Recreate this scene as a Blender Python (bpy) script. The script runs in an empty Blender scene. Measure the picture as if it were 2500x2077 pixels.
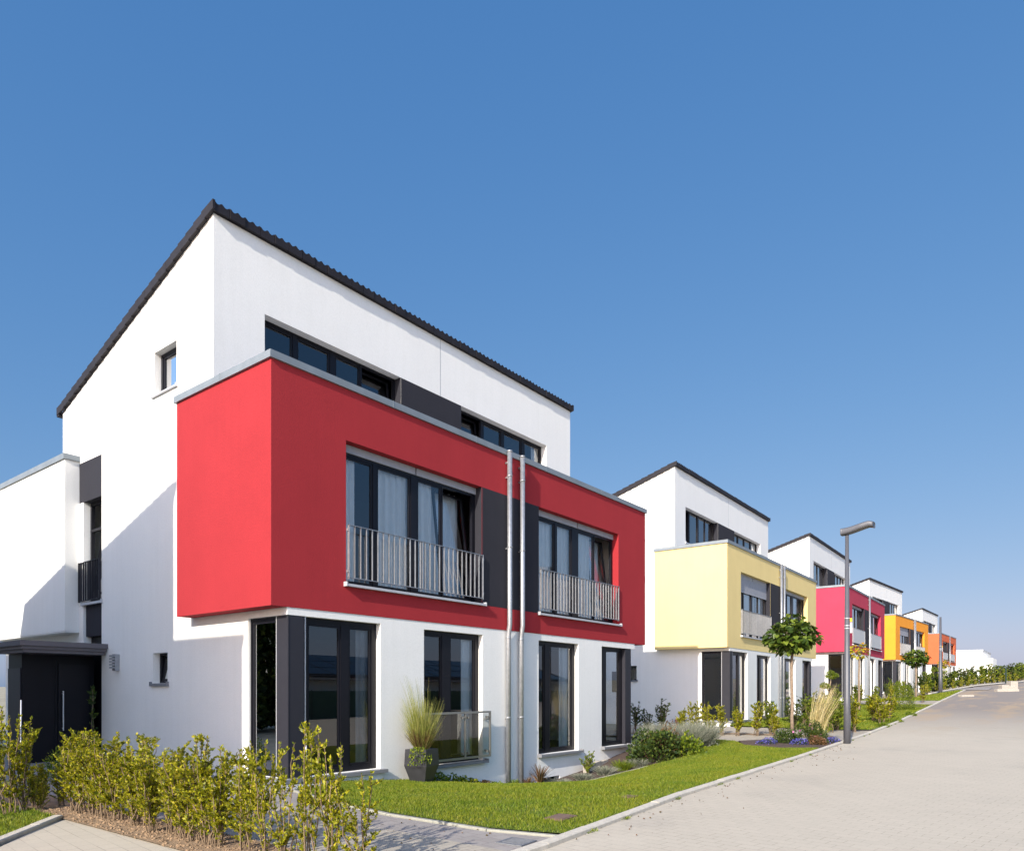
import bpy, math, random
import numpy as np
from mathutils import Vector, Matrix
C = bpy.context.scene
COL = C.collection
R_ = math.radians

# ------------------------------------------------------------------ camera, sky, sun, exposure
cam_d = bpy.data.cameras.new('camera')
cam = bpy.data.objects.new('camera', cam_d); COL.objects.link(cam)
cam.location = (0, 0, 1.6)
cam.rotation_euler = (R_(90), 0, R_(37.85 - 90))
cam_d.sensor_width = 36; cam_d.lens = 36 * 1757.1 / 2500
cam_d.shift_y = 0.2589
cam_d.clip_start = .05; cam_d.clip_end = 3000
C.camera = cam
SUNSIDE_FILL = 1.7
SUN = Vector((-1, -.2, .53)).normalized()
w = bpy.data.worlds.new('World'); C.world = w; w.use_nodes = True
nt = w.node_tree; nt.nodes.clear()
sky = nt.nodes.new('ShaderNodeTexSky'); sky.sky_type = 'NISHITA'; sky.sun_disc = False
sky.sun_elevation = math.asin(SUN.z); sky.sun_rotation = math.atan2(SUN.x, SUN.y)
sky.altitude = 0; sky.air_density = 1.0; sky.dust_density = 1.1; sky.ozone_density = 3.2
# the camera's colour response to the sky, channel by channel
nd = nt.nodes; lk = nt.links
pre = nd.new('ShaderNodeVectorMath'); pre.operation = 'SCALE'; pre.inputs['Scale'].default_value = .2306; lk.new(sky.outputs[0], pre.inputs[0])
sp = nd.new('ShaderNodeSeparateXYZ'); lk.new(pre.outputs[0], sp.inputs[0]); cb = nd.new('ShaderNodeCombineXYZ')
for i, (p, k) in enumerate(((.95, .46), (.58, .47), (.36, .645))):
    pw = nd.new('ShaderNodeMath'); pw.operation = 'POWER'; pw.inputs[1].default_value = p; lk.new(sp.outputs[i], pw.inputs[0])
    mu = nd.new('ShaderNodeMath'); mu.operation = 'MULTIPLY'; mu.inputs[1].default_value = k * 10 / 1.537; lk.new(pw.outputs[0], mu.inputs[0]); lk.new(mu.outputs[0], cb.inputs[i])
# sky glow added on the sun's side, out of view, filling shaded walls
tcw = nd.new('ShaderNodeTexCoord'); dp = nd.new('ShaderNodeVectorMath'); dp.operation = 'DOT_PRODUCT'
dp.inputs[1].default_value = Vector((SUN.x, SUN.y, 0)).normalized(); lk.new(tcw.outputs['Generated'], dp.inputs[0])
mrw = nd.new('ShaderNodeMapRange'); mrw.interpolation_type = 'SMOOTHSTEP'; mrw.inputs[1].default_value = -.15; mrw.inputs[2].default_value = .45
mrw.inputs[4].default_value = SUNSIDE_FILL; lk.new(dp.outputs['Value'], mrw.inputs[0])
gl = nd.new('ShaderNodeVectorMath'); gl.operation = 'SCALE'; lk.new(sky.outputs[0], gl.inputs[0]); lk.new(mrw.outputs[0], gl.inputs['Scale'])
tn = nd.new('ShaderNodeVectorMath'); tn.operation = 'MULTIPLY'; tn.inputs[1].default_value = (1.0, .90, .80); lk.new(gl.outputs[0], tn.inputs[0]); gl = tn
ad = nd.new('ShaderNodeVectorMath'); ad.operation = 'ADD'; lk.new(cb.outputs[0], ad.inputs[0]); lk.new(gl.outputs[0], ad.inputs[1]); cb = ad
bg = nd.new('ShaderNodeBackground'); bg.inputs[1].default_value = .1
wo = nd.new('ShaderNodeOutputWorld')
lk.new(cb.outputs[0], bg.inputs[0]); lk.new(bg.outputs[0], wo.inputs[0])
sl = bpy.data.lights.new('sun', 'SUN'); sl.energy = 4.6; sl.angle = R_(.5); sl.color = (1, .925, .80)
sun = bpy.data.objects.new('sun', sl); COL.objects.link(sun)
sun.rotation_euler = SUN.to_track_quat('Z', 'Y').to_euler(); sun.location = (-20, -5, 30)
C.view_settings.view_transform = 'Standard'; C.view_settings.look = 'None'
C.view_settings.exposure = .62; C.view_settings.gamma = 1
C.render.engine = 'CYCLES'

# ------------------------------------------------------------------ materials
def new_mat(name):
    m = bpy.data.materials.new(name); m.use_nodes = True
    n = m.node_tree.nodes; return m, n, m.node_tree.links, n['Principled BSDF']
def noise(n, l, scale, det=4, rough=.6, vec=None):
    t = n.new('ShaderNodeTexNoise'); t.inputs['Scale'].default_value = scale
    t.inputs['Detail'].default_value = det; t.inputs['Roughness'].default_value = rough
    if vec is None:
        tc = n.new('ShaderNodeTexCoord'); vec = tc.outputs['Object']
    l.new(vec, t.inputs['Vector']); return t.outputs['Fac']
def ramp(n, l, fac, stops):
    r = n.new('ShaderNodeValToRGB'); e = r.color_ramp.elements
    while len(e) < len(stops): e.new(.5)
    for i, (p, c) in enumerate(stops):
        e[i].position = p; e[i].color = (*c, 1)
    l.new(fac, r.inputs[0]); return r.outputs[0]
def bump(n, l, h, b, strength=.3, dist=.01):
    k = n.new('ShaderNodeBump'); k.inputs['Strength'].default_value = strength
    k.inputs['Distance'].default_value = dist
    l.new(h, k.inputs['Height']); l.new(k.outputs[0], b.inputs['Normal'])
def sc(c, f): return tuple(min(1, x * f) for x in c)
def plaster(name, c, var=.04, grain=42, st=.6):
    m, n, l, b = new_mat(name)
    big = noise(n, l, .9, 5, .6)
    tc = n.new('ShaderNodeTexCoord'); mp = n.new('ShaderNodeMapping'); mp.inputs['Scale'].default_value = (7, 7, .35)
    l.new(tc.outputs['Object'], mp.inputs[0]); stv = noise(n, l, 1.0, 5, .6, mp.outputs[0])
    mu = n.new('ShaderNodeMix'); mu.data_type = 'RGBA'; mu.blend_type = 'MULTIPLY'; mu.inputs[0].default_value = 1
    l.new(ramp(n, l, big, [(.3, sc(c, 1 - var)), (.7, sc(c, 1 + var))]), mu.inputs[6])
    l.new(ramp(n, l, stv, [(.3, (.972, .972, .968)), (.62, (1, 1, 1))]), mu.inputs[7])
    gr = n.new('ShaderNodeMix'); gr.data_type = 'RGBA'; gr.blend_type = 'MULTIPLY'; gr.inputs[0].default_value = 1
    l.new(mu.outputs[2], gr.inputs[6]); l.new(ramp(n, l, noise(n, l, 38, 3, .8), [(.3, (.93, .93, .93)), (.6, (1, 1, 1))]), gr.inputs[7])
    l.new(gr.outputs[2], b.inputs['Base Color'])
    b.inputs['Roughness'].default_value = .92
    b.inputs['Specular IOR Level'].default_value = .25
    bump(n, l, noise(n, l, grain, 3, .7), b, st, .006)
    return m
def simple(name, c, rough=.5, metal=0, var=.06, scale=8, bs=0, spec=.5):
    m, n, l, b = new_mat(name)
    f = noise(n, l, scale, 4)
    l.new(ramp(n, l, f, [(.3, sc(c, 1 - var)), (.7, sc(c, 1 + var))]), b.inputs['Base Color'])
    b.inputs['Roughness'].default_value = rough; b.inputs['Metallic'].default_value = metal
    b.inputs['Specular IOR Level'].default_value = spec
    if bs: bump(n, l, noise(n, l, scale * 6, 3), b, bs, .01)
    return m
def leaf_mat(name, stops, trans=.35, rough=.55, patch=0):
    m, n, l, b = new_mat(name)
    g = n.new('ShaderNodeNewGeometry')
    col = ramp(n, l, g.outputs['Random Per Island'], stops)
    if patch:
        mu = n.new('ShaderNodeMix'); mu.data_type = 'RGBA'; mu.blend_type = 'MULTIPLY'; mu.inputs[0].default_value = 1
        l.new(col, mu.inputs[6]); l.new(ramp(n, l, noise(n, l, 1.1, 6, .7), [(.34, (.72, .86, .8)), (.5, (1, 1, 1)), (.72, (1.18, 1.02, 1.0))]), mu.inputs[7]); col = mu.outputs[2]
    l.new(col, b.inputs['Base Color']); b.inputs['Roughness'].default_value = rough
    b.inputs['Specular IOR Level'].default_value = .35
    tr = n.new('ShaderNodeBsdfTranslucent'); l.new(col, tr.inputs[0])
    mx = n.new('ShaderNodeMixShader'); mx.inputs[0].default_value = trans
    l.new(b.outputs[0], mx.inputs[1]); l.new(tr.outputs[0], mx.inputs[2])
    l.new(mx.outputs[0], n['Material Output'].inputs[0]); return m
def glass_mat(name, tint=(.62, .68, .72), boost=1.7, base=.03):
    m, n, l, b = new_mat(name); n.remove(b)
    fr = n.new('ShaderNodeFresnel'); fr.inputs[0].default_value = 1.5
    ma = n.new('ShaderNodeMath'); ma.operation = 'MULTIPLY_ADD'
    ma.inputs[1].default_value = boost; ma.inputs[2].default_value = base; ma.use_clamp = True
    l.new(fr.outputs[0], ma.inputs[0])
    t = n.new('ShaderNodeBsdfTransparent'); t.inputs[0].default_value = (*tint, 1)
    g = n.new('ShaderNodeBsdfGlossy'); g.inputs['Roughness'].default_value = 0.0
    mx = n.new('ShaderNodeMixShader'); l.new(ma.outputs[0], mx.inputs[0])
    l.new(t.outputs[0], mx.inputs[1]); l.new(g.outputs[0], mx.inputs[2])
    tc = n.new('ShaderNodeTexCoord')
    bp = n.new('ShaderNodeBump'); bp.inputs['Strength'].default_value = .02; bp.inputs['Distance'].default_value = .02
    l.new(noise(n, l, 1.3, 1), bp.inputs['Height']); l.new(bp.outputs[0], g.inputs['Normal'])
    l.new(mx.outputs[0], n['Material Output'].inputs[0]); return m
def paver_mat(name, c, joint, bw=.2, bh=.1, rot=90, var=.1, mort=.004, stain=None, patches=0):
    m, n, l, b = new_mat(name)
    tc = n.new('ShaderNodeTexCoord'); mp = n.new('ShaderNodeMapping')
    mp.inputs['Rotation'].default_value = (0, 0, R_(rot)); l.new(tc.outputs['Object'], mp.inputs[0])
    # slightly wandering joints
    br = n.new('ShaderNodeTexBrick'); l.new(mp.outputs[0], br.inputs[0])
    br.inputs['Scale'].default_value = 1; br.inputs['Brick Width'].default_value = bw
    br.inputs['Row Height'].default_value = bh; br.inputs['Mortar Size'].default_value = mort
    br.inputs['Mortar Smooth'].default_value = .2; br.inputs['Bias'].default_value = 0
    br.inputs['Color1'].default_value = (*sc(c, 1 - var), 1); br.inputs['Color2'].default_value = (*sc(c, 1 + var), 1)
    f = noise(n, l, 1.7, 5)
    jn = ramp(n, l, f, [(.42, sc(joint, 1.0)), (.62, sc(c, .86))])
    l.new(jn, br.inputs['Mortar'])
    f2 = noise(n, l, .35, 6, .65)
    mul = n.new('ShaderNodeMix'); mul.data_type = 'RGBA'; mul.blend_type = 'MULTIPLY'; mul.inputs[0].default_value = 1
    l.new(br.outputs[0], mul.inputs[6]); l.new(ramp(n, l, f2, [(.28, (.82, .82, .83)), (.45, (.95, .945, .93)), (.7, (1, .995, .98))]), mul.inputs[7])
    f3 = noise(n, l, 40, 3)
    m2 = n.new('ShaderNodeMix'); m2.data_type = 'RGBA'; m2.blend_type = 'MULTIPLY'; m2.inputs[0].default_value = 1
    l.new(mul.outputs[2], m2.inputs[6]); l.new(ramp(n, l, f3, [(.3, (.9, .9, .9)), (.7, (1, 1, 1))]), m2.inputs[7])
    out = m2.outputs[2]
    if patches:   # sand and dirt lying on the far stretch of the street
        sx = n.new('ShaderNodeSeparateXYZ'); l.new(tc.outputs['Object'], sx.inputs[0])
        mr = n.new('ShaderNodeMapRange'); mr.inputs[1].default_value = 27; mr.inputs[2].default_value = 44
        l.new(sx.outputs[0], mr.inputs[0])
        mp2 = n.new('ShaderNodeMapping'); mp2.inputs['Scale'].default_value = (.5, 1.4, 1); l.new(tc.outputs['Object'], mp2.inputs[0])
        f4 = noise(n, l, .45, 7, .65, mp2.outputs[0])
        sand = ramp(n, l, f4, [(.5, (0, 0, 0)), (.62, (.85, .85, .85))])
        mm = n.new('ShaderNodeMath'); mm.operation = 'MULTIPLY'; l.new(mr.outputs[0], mm.inputs[0]); l.new(sand, mm.inputs[1])
        mg = n.new('ShaderNodeMix'); mg.data_type = 'RGBA'; l.new(mr.outputs[0], mg.inputs[0])
        l.new(out, mg.inputs[6]); mg.inputs[7].default_value = (.24, .21, .185, 1)
        m3 = n.new('ShaderNodeMix'); m3.data_type = 'RGBA'; l.new(mm.outputs[0], m3.inputs[0])
        l.new(mg.outputs[2], m3.inputs[6]); m3.inputs[7].default_value = (.37, .28, .185, 1); out = m3.outputs[2]
    l.new(out, b.inputs['Base Color']); b.inputs['Roughness'].default_value = .9
    b.inputs['Specular IOR Level'].default_value = .3
    inv = n.new('ShaderNodeMath'); inv.operation = 'SUBTRACT'; inv.inputs[0].default_value = 1; l.new(br.outputs['Fac'], inv.inputs[1])
    bump(n, l, inv.outputs[0], b, .35, .004)
    return m

M = {}
M['white'] = plaster('white_plaster', (.80, .79, .765), .02)
M['dark'] = plaster('anthracite_plaster', (.027, .027, .035), .08)
M['frame'] = simple('anthracite_window_frame', (.007, .007, .011), .4, spec=.25)
M['clad'] = simple('grey_metal_cladding', (.026, .026, .034), .5, 0, .04, spec=.25)
M['alu'] = simple('light_aluminium', (.50, .51, .53), .4, .4)
M['zinc'] = simple('zinc_coping', (.22, .25, .275), .55, .3, .1, 3)
M['galv'] = simple('galvanised_steel', (.36, .37, .39), .38, .6, .14, 14)
M['sill'] = simple('grey_sill', (.20, .205, .22), .55, .1)
M['wsill'] = simple('pale_metal_sill', (.45, .46, .49), .45, .1)
M['tile'] = simple('anthracite_roof_tile', (.018, .016, .020), .65, 0, .2, 3, spec=.25)
M['glass'] = glass_mat('window_glass', (.88, .91, .93), boost=2.3, base=.045)
M['rglass'] = glass_mat('balustrade_glass', (.86, .9, .9), 1.4, .03)
M['curtain'] = simple('white_curtain_cloth', (.86, .87, .88), .9, 0, .03)
M['gcurtain'] = simple('grey_curtain_cloth', (.3, .3, .31), .9)
M['blind'] = simple('grey_roller_shutter', (.30, .31, .35), .6)
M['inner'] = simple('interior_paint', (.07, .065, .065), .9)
M['redthing'] = simple('red_upholstery', (.5, .03, .02), .6)
M['box_red'] = plaster('red_plaster', (.335, .026, .033), .05)
M['box_cream'] = plaster('pale_yellow_plaster', (.76, .60, .27), .03)
M['box_pink'] = plaster('crimson_plaster', (.45, .045, .085), .05)
M['box_orange'] = plaster('amber_plaster', (.78, .30, .03), .04)
M['box_rust'] = plaster('orange_red_plaster', (.58, .125, .05), .04)
M['panelgrey'] = simple('frosted_panel', (.5, .5, .5), .5)
M['pot'] = simple('black_glazed_pot', (.035, .035, .04), .3, 0, .2, 5)
M['lamp'] = simple('grey_painted_steel', (.085, .088, .102), .45, .1, .05)
M['lens'] = simple('lamp_lens', (.55, .45, .16), .3)
M['yellow'] = simple('yellow_sticker', (.8, .6, .02), .5)
M['kerb'] = simple('kerb_stone', (.50, .46, .39), .9, 0, .12, 14, .5)
M['edging'] = simple('edging_stone', (.30, .295, .25), .9, 0, .1, 12, .3)
M['road'] = paver_mat('street_pavers', (.50, .45, .372), (.27, .235, .19), .24, .16, 97, .02, .003, patches=1)
M['path'] = paver_mat('grey_pavers', (.31, .285, .27), (.17, .12, .125), .2, .2, 8, .07, .004)
M['tan'] = paver_mat('tan_pavers', (.40, .36, .30), (.18, .135, .12), .2, .1, 8, .07, .004)
M['brownlid'] = simple('brown_lid', (.15, .095, .07), .9, 0, .2, 20, .5)
M['iron'] = simple('pale_iron', (.17, .18, .2), .7, .3, .15, 20)
M['soil'] = simple('bare_soil', (.26, .175, .105), .98, 0, .3, 9, 1)
M['mulch'] = simple('dark_mulch', (.07, .045, .035), .98, 0, .4, 14, 1)
M['lawn'] = simple('lawn_soil', (.085, .12, .012), .95, 0, .3, 6, .8)
M['terrain'] = simple('open_ground', (.28, .25, .18), .95, 0, .3, .5)
M['gravel'] = simple('slate_gravel', (.25, .26, .29), .85, 0, .3, 30)
M['grass'] = leaf_mat('grass_blades', [(0, (.08, .125, .006)), (.5, (.16, .215, .009)), (.85, (.24, .27, .012)), (1, (.32, .30, .07))], .3, .6, 1)
M['hedge'] = leaf_mat('privet_leaves', [(0, (.07, .10, .008)), (.25, (.20, .23, .012)), (.75, (.43, .42, .018)), (1, (.56, .47, .04))], .45, .42)
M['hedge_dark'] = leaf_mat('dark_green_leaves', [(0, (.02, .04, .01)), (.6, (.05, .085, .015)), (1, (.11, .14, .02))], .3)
M['hedge_mid'] = leaf_mat('mid_green_leaves', [(0, (.055, .10, .01)), (.6, (.17, .235, .015)), (1, (.33, .36, .03))], .42)
M['catalpa'] = leaf_mat('broad_leaves', [(0, (.03, .055, .01)), (.6, (.075, .125, .014)), (1, (.19, .24, .03))], .3, .45)
M['autumn'] = leaf_mat('yellow_orange_leaves', [(0, (.25, .28, .02)), (.5, (.5, .40, .02)), (1, (.5, .18, .04))], .4)
M['straw'] = leaf_mat('straw_stems', [(0, (.33, .26, .10)), (.6, (.5, .42, .2)), (1, (.62, .54, .3))], .2, .7)
M['reed'] = leaf_mat('reed_blades', [(0, (.14, .17, .03)), (.6, (.28, .30, .06)), (1, (.45, .40, .15))], .3, .6)
M['silver'] = leaf_mat('silver_leaves', [(0, (.11, .13, .09)), (.6, (.23, .25, .18)), (1, (.40, .38, .32))], .2, .8)
M['rust'] = leaf_mat('rusty_leaves', [(0, (.08, .06, .02)), (.5, (.15, .095, .045)), (1, (.20, .09, .04))], .3)
M['blue'] = leaf_mat('blue_petals', [(0, (.04, .045, .2)), (.6, (.09, .09, .38)), (1, (.2, .18, .52))], .2)
M['pinkp'] = leaf_mat('pink_petals', [(0, (.4, .08, .25)), (1, (.6, .2, .4))], .2)
M['bark'] = simple('bark', (.23, .17, .12), .9, 0, .25, 20, .6)
M['twig'] = simple('thin_brown_twigs', (.17, .12, .075), .9, 0, .3, 10)
M['stone'] = simple('concrete_block', (.36, .33, .285), .9, 0, .1, 6, .4)
M['terracotta'] = simple('terracotta', (.42, .2, .12), .8)
M['pv'] = simple('solar_cells', (.012, .014, .028), .15)
M['fence'] = simple('green_screen', (.02, .07, .045), .8); M['postgreen'] = simple('dark_green_paint', (.008, .025, .016), .7)

# ------------------------------------------------------------------ mesh helpers
def link(name, me, parent=None, **props):
    o = bpy.data.objects.new(name, me); COL.objects.link(o)
    if parent: o.parent = parent
    for k, v in props.items(): o[k] = v
    return o
def thing(name, label, cat, loc=(0, 0, 0), rz=0, group=None, me=None, s=1):
    o = bpy.data.objects.new(name, me); COL.objects.link(o)
    o.location = loc; o.rotation_euler = (0, 0, rz); o.scale = (s, s, s)
    o['label'] = label; o['category'] = cat
    if group: o['group'] = group
    return o
class MB:
    def __init__(s, T=None): s.v = []; s.f = []; s.T = T or (lambda x, y, z: (x, y, z))
    def quad(s, *p):
        i = len(s.v); s.v += [s.T(*q) for q in p]; s.f.append(tuple(range(i, i + len(p)))); return s
    def box(s, x0, x1, y0, y1, z0, z1):
        i = len(s.v)
        s.v += [s.T(x, y, z) for z in (z0, z1) for x, y in ((x0, y0), (x1, y0), (x1, y1), (x0, y1))]
        s.f += [tuple(i + k for k in q) for q in ((3, 2, 1, 0), (4, 5, 6, 7), (0, 1, 5, 4), (1, 2, 6, 5), (2, 3, 7, 6), (3, 0, 4, 7))]
        return s
    def hull8(s, p):
        i = len(s.v); s.v += [s.T(*q) for q in p]
        s.f += [tuple(i + k for k in q) for q in ((3, 2, 1, 0), (4, 5, 6, 7), (0, 1, 5, 4), (1, 2, 6, 5), (2, 3, 7, 6), (3, 0, 4, 7))]
        return s
    def tube(s, pts, rad, n=8, cap=True):
        pts = [Vector(s.T(*p)) for p in pts]; rad = rad if isinstance(rad, (list, tuple)) else [rad] * len(pts)
        i0 = len(s.v); k = len(pts)
        for j, p in enumerate(pts):
            d = (pts[min(j + 1, k - 1)] - pts[max(j - 1, 0)]).normalized()
            a = d.cross(Vector((0, 0, 1)) if abs(d.z) < .9 else Vector((0, 1, 0))).normalized(); b = d.cross(a)
            for q in range(n):
                t = 2 * math.pi * q / n; s.v.append(tuple(p + (a * math.cos(t) + b * math.sin(t)) * rad[j]))
        for j in range(k - 1):
            for q in range(n):
                s.f.append((i0 + j * n + q, i0 + j * n + (q + 1) % n, i0 + (j + 1) * n + (q + 1) % n, i0 + (j + 1) * n + q))
        if cap:
            s.f.append(tuple(i0 + q for q in range(n))[::-1]); s.f.append(tuple(i0 + (k - 1) * n + q for q in range(n)))
        return s
    def mesh(s, name, mat, smooth=False, bevel=0):
        me = bpy.data.meshes.new(name); me.from_pydata(s.v, [], s.f)
        me.materials.append(mat)
        if smooth: me.polygons.foreach_set('use_smooth', [True] * len(me.polygons))
        me.update(); return me
    def build(s, name, mat, parent=None, smooth=False, **p):
        return link(name, s.mesh(name, mat, smooth), parent, **p)
def npmesh(name, V, nper, mat, extra=None):
    """V (N, nper, 3) polygons -> mesh"""
    n = V.shape[0]; me = bpy.data.meshes.new(name)
    me.vertices.add(n * nper); me.vertices.foreach_set('co', V.astype(np.float32).ravel())
    me.loops.add(n * nper); me.loops.foreach_set('vertex_index', np.arange(n * nper, dtype=np.int32))
    me.polygons.add(n); me.polygons.foreach_set('loop_start', np.arange(0, n * nper, nper, dtype=np.int32))
    me.polygons.foreach_set('loop_total', np.full(n, nper, dtype=np.int32))
    me.materials.append(mat); me.update(); me.validate(); return me

# ------------------------------------------------------------------ ground heights and plot lines
def sm(x): x = np.clip(x, 0, 1); return x * x * (3 - 2 * x)
def _h(X, a, b):
    return sum(np.interp(np.asarray(X, float) + d, a, b) for d in (-4, -2, 0, 2, 4)) / 5
RX = [-60, 22, 31.5, 40, 50, 66, 80, 100, 130, 200, 400]; RZ = [0, 0, .14, .48, .92, 1.65, 2.15, 2.8, 3.6, 5, 7]
HX = [-60, 21, 28, 41, 49, 62, 71, 85, 96, 110, 150, 400]; HZ = [0, 0, .24, .34, .95, 1.05, 1.45, 1.6, 2.15, 2.4, 4, 7]
DX = [7, 8.6, 10.3, 12, 13.4, 15, 17, 19, 21.8]; DZ = [.0, .12, .33, .68, .97, 1.05, .78, .35, 0]
def G(X, Y):
    X = np.asarray(X, float); Y = np.asarray(Y, float)
    t = sm((Y - 6.3) / 3.6); base = _h(X, RX, RZ) * (1 - t) + _h(X, HX, HZ) * t
    dip = .72 * sm((Y - 5.2) / 5.1) * np.interp(X, DX, DZ)
    dip = np.where(Y > 10.9, dip * np.clip(1 - (Y - 10.9) / .5, 0, 1), dip)
    return base - dip
def g1(x, y): return float(G(x, y))
KX = [-40, 3, 6, 10.3, 23.65, 31.5, 40, 52, 66, 100]; KY = [4.0, 4.05, 4.2, 4.65, 5.42, 5.72, 5.95, 6.25, 6.5, 7.5]
def K(X): return np.interp(X, KX, KY)

def sheet(name, x0, x1, ya, yb, off, mat, nx=40, ny=12, **p):
    xs = np.linspace(x0, x1, nx); V = []; F = []
    for x in xs:
        a, b = ya(x), yb(x)
        for j in range(ny):
            y = a + (b - a) * j / (ny - 1); V.append((x, y, g1(x, y) + off))
    for i in range(nx - 1):
        for j in range(ny - 1):
            F.append((i * ny + j, (i + 1) * ny + j, (i + 1) * ny + j + 1, i * ny + j + 1))
    me = bpy.data.meshes.new(name); me.from_pydata(V, [], F); me.materials.append(mat); me.update()
    me.polygons.foreach_set('use_smooth', [True] * len(F))
    return link(name, me, None, **p)
def poly(name, pts, off, mat, step=.7, **p):
    """sheet over a polygon following the ground: polygon is cut into a grid of cells"""
    import bmesh
    bm = bmesh.new(); bm.faces.new([bm.verts.new((x, y, 0)) for x, y in pts])
    xs = [q[0] for q in pts]; ys = [q[1] for q in pts]
    for ax, lo, hi in ((0, min(xs), max(xs)), (1, min(ys), max(ys))):
        t = lo + step
        while t < hi:
            co = (t, 0, 0) if ax == 0 else (0, t, 0); no = (1, 0, 0) if ax == 0 else (0, 1, 0)
            bmesh.ops.bisect_plane(bm, geom=bm.verts[:] + bm.edges[:] + bm.faces[:], plane_co=co, plane_no=no); t += step
    for v in bm.verts: v.co.z = g1(v.co.x, v.co.y) + off
    bmesh.ops.recalc_face_normals(bm, faces=bm.faces[:])
    me = bpy.data.meshes.new(name); bm.to_mesh(me); bm.free()
    if me.polygons and me.polygons[0].normal.z < 0: me.flip_normals()
    me.materials.append(mat); return link(name, me, None, **p)
def strip_along(name, pts, wdt, off, top, mat, seg=1.0, gap=.006, **p):
    """row of edging stones following a polyline"""
    m = MB(); P = [Vector((x, y)) for x, y in pts]
    rng = random.Random(3)
    for a, b in zip(P[:-1], P[1:]):
        L = (b - a).length; n = max(1, round(L / seg)); d = (b - a) / L; nn = Vector((-d.y, d.x)) * wdt / 2
        for i in range(n):
            s0 = a + d * (L * i / n + gap / 2); s1 = a + d * (L * (i + 1) / n - gap / 2)
            j = rng.uniform(-.004, .004)
            z0 = g1(s0.x, s0.y) + top + j; z1 = g1(s1.x, s1.y) + top + j; c = .012
            def q(s, o, z): return (s.x + nn.x * o, s.y + nn.y * o, z)
            m.hull8([q(s0, -1, z0 - .3), q(s1, -1, z1 - .3), q(s1, 1, z1 - .3), q(s0, 1, z0 - .3),
                     q(s0, -1, z0 - c), q(s1, -1, z1 - c), q(s1, 1, z1 - c), q(s0, 1, z0 - c)])
            m.hull8([q(s0, -1, z0 - c), q(s1, -1, z1 - c), q(s1, 1, z1 - c), q(s0, 1, z0 - c),
                     q(s0, -.8, z0), q(s1, -.8, z1), q(s1, .8, z1), q(s0, .8, z0)])
    return m.build(name, mat, None, **p)
ST = dict(kind='structure')
# base terrain sheet reaching the horizon
def terrain():
    xs = np.concatenate([[-900, -300, -100], np.arange(-40, 6, 2.5), np.arange(6, 24, .5), np.arange(24, 120, 2.5), [130, 150, 200, 300, 600, 1400]])
    ys = np.concatenate([[-900, -300, -100, -40, -20], np.arange(-10, 4, 2), np.arange(4, 12, .5), np.arange(12, 40, 3), [60, 120, 400, 1200]])
    X, Y = np.meshgrid(xs, ys, indexing='ij'); Z = G(X, Y) - .06
    V = np.stack([X, Y, Z], -1).reshape(-1, 3); ny = len(ys)
    F = [(i * ny + j, (i + 1) * ny + j, (i + 1) * ny + j + 1, i * ny + j + 1) for i in range(len(xs) - 1) for j in range(ny - 1)]
    me = bpy.data.meshes.new('ground'); me.from_pydata(V.tolist(), [], F); me.materials.append(M['terrain'])
    me.polygons.foreach_set('use_smooth', [True] * len(F)); link('ground', me, None, **ST)
terrain()
sheet('street', -30, 84, lambda x: -13.0, lambda x: float(K(x)), 0, M['road'], 150, 22, **ST)
sheet('street', 84, 180, lambda x: -13.0, lambda x: 4.5, 0, M['road'], 40, 8, **ST)
# left of the hedge: light drive
poly('driveway', [(-12, 4.06), (3.66, 4.08), (3.66, 9.9), (3.2, 9.45), (2.55, 8.6), (1.0, 7.6), (-12, 6)], .002, M['road'], **ST)
poly('path', [(-12, 6.1), (1.0, 7.7), (2.45, 8.65), (1.6, 9.7), (-1, 10.0), (-12, 9.5)], .004, M['path'], **ST)
poly('lawn', [(1.65, 9.75), (2.6, 8.85), (3.2, 9.6), (3.62, 10.1), (3.62, 11.6), (2.9, 13.5), (1.2, 14.5), (-3, 14), (-1, 10.1)], .03, M['lawn'], **ST)
strip_along('kerb', [(-6, 7.0), (.95, 7.66), (1.8, 8.1), (2.5, 8.72), (3.2, 9.52), (3.62, 10.0)], .12, 0, .05, M['kerb'], .8, **ST)
# soil strip under the hedge
poly('soil_strip', [(3.63, 4.2), (4.35, 4.25), (4.35, 13.5), (3.63, 13.5)], .02, M['soil'], .4, **ST)
# path between hedge and house one
XL = [(6.55, 4.32), (6.33, 5.27), (6.34, 6.95), (6.55, 8.4), (6.95, 9.85)]
poly('path', [(4.36, 4.15), (6.5, 4.3), (6.27, 5.27), (6.28, 6.95), (6.5, 8.4), (6.9, 9.9), (7.2, 10.5), (7.25, 19), (4.36, 19)], .004, M['path'], **ST)
poly('parking_bay', [(4.37, 4.3), (5.62, 4.4), (5.68, 6.5), (5.72, 7.6), (5.95, 8.6), (4.37, 8.9)], .009, M['tan'], **ST)
strip_along('edging', XL + [(7.3, 10.2)], .07, 0, .028, M['edging'], 1.0, **ST)
kp = [(x, float(K(x)) + .06) for x in [3.0, 4.5, 6, 8, 10.3, 13, 16, 20, 23.65, 27, 31.5, 36, 40, 46, 52, 59, 66]]
strip_along('kerb', kp, .13, 0, .055, M['kerb'], 1.0, **ST)
lawn1 = [(6.62, 4.42), (8, 4.55), (10.3, 4.82), (14, 5.03), (18, 5.26), (20.6, 5.42), (20.3, 6.4), (20.9, 7.6), (21.75, 8.2), (21.7, 8.9), (19.6, 8.6), (18.3, 8.35), (17.2, 8.85), (15.5, 9.45), (13.4, 9.95), (12.6, 10.5), (8.3, 10.52), (7.6, 9.95), (7.0, 9.8), (6.6, 8.4), (6.39, 6.95), (6.38, 5.27)]
poly('lawn', lawn1, .03, M['lawn'], .5, **ST)
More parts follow.
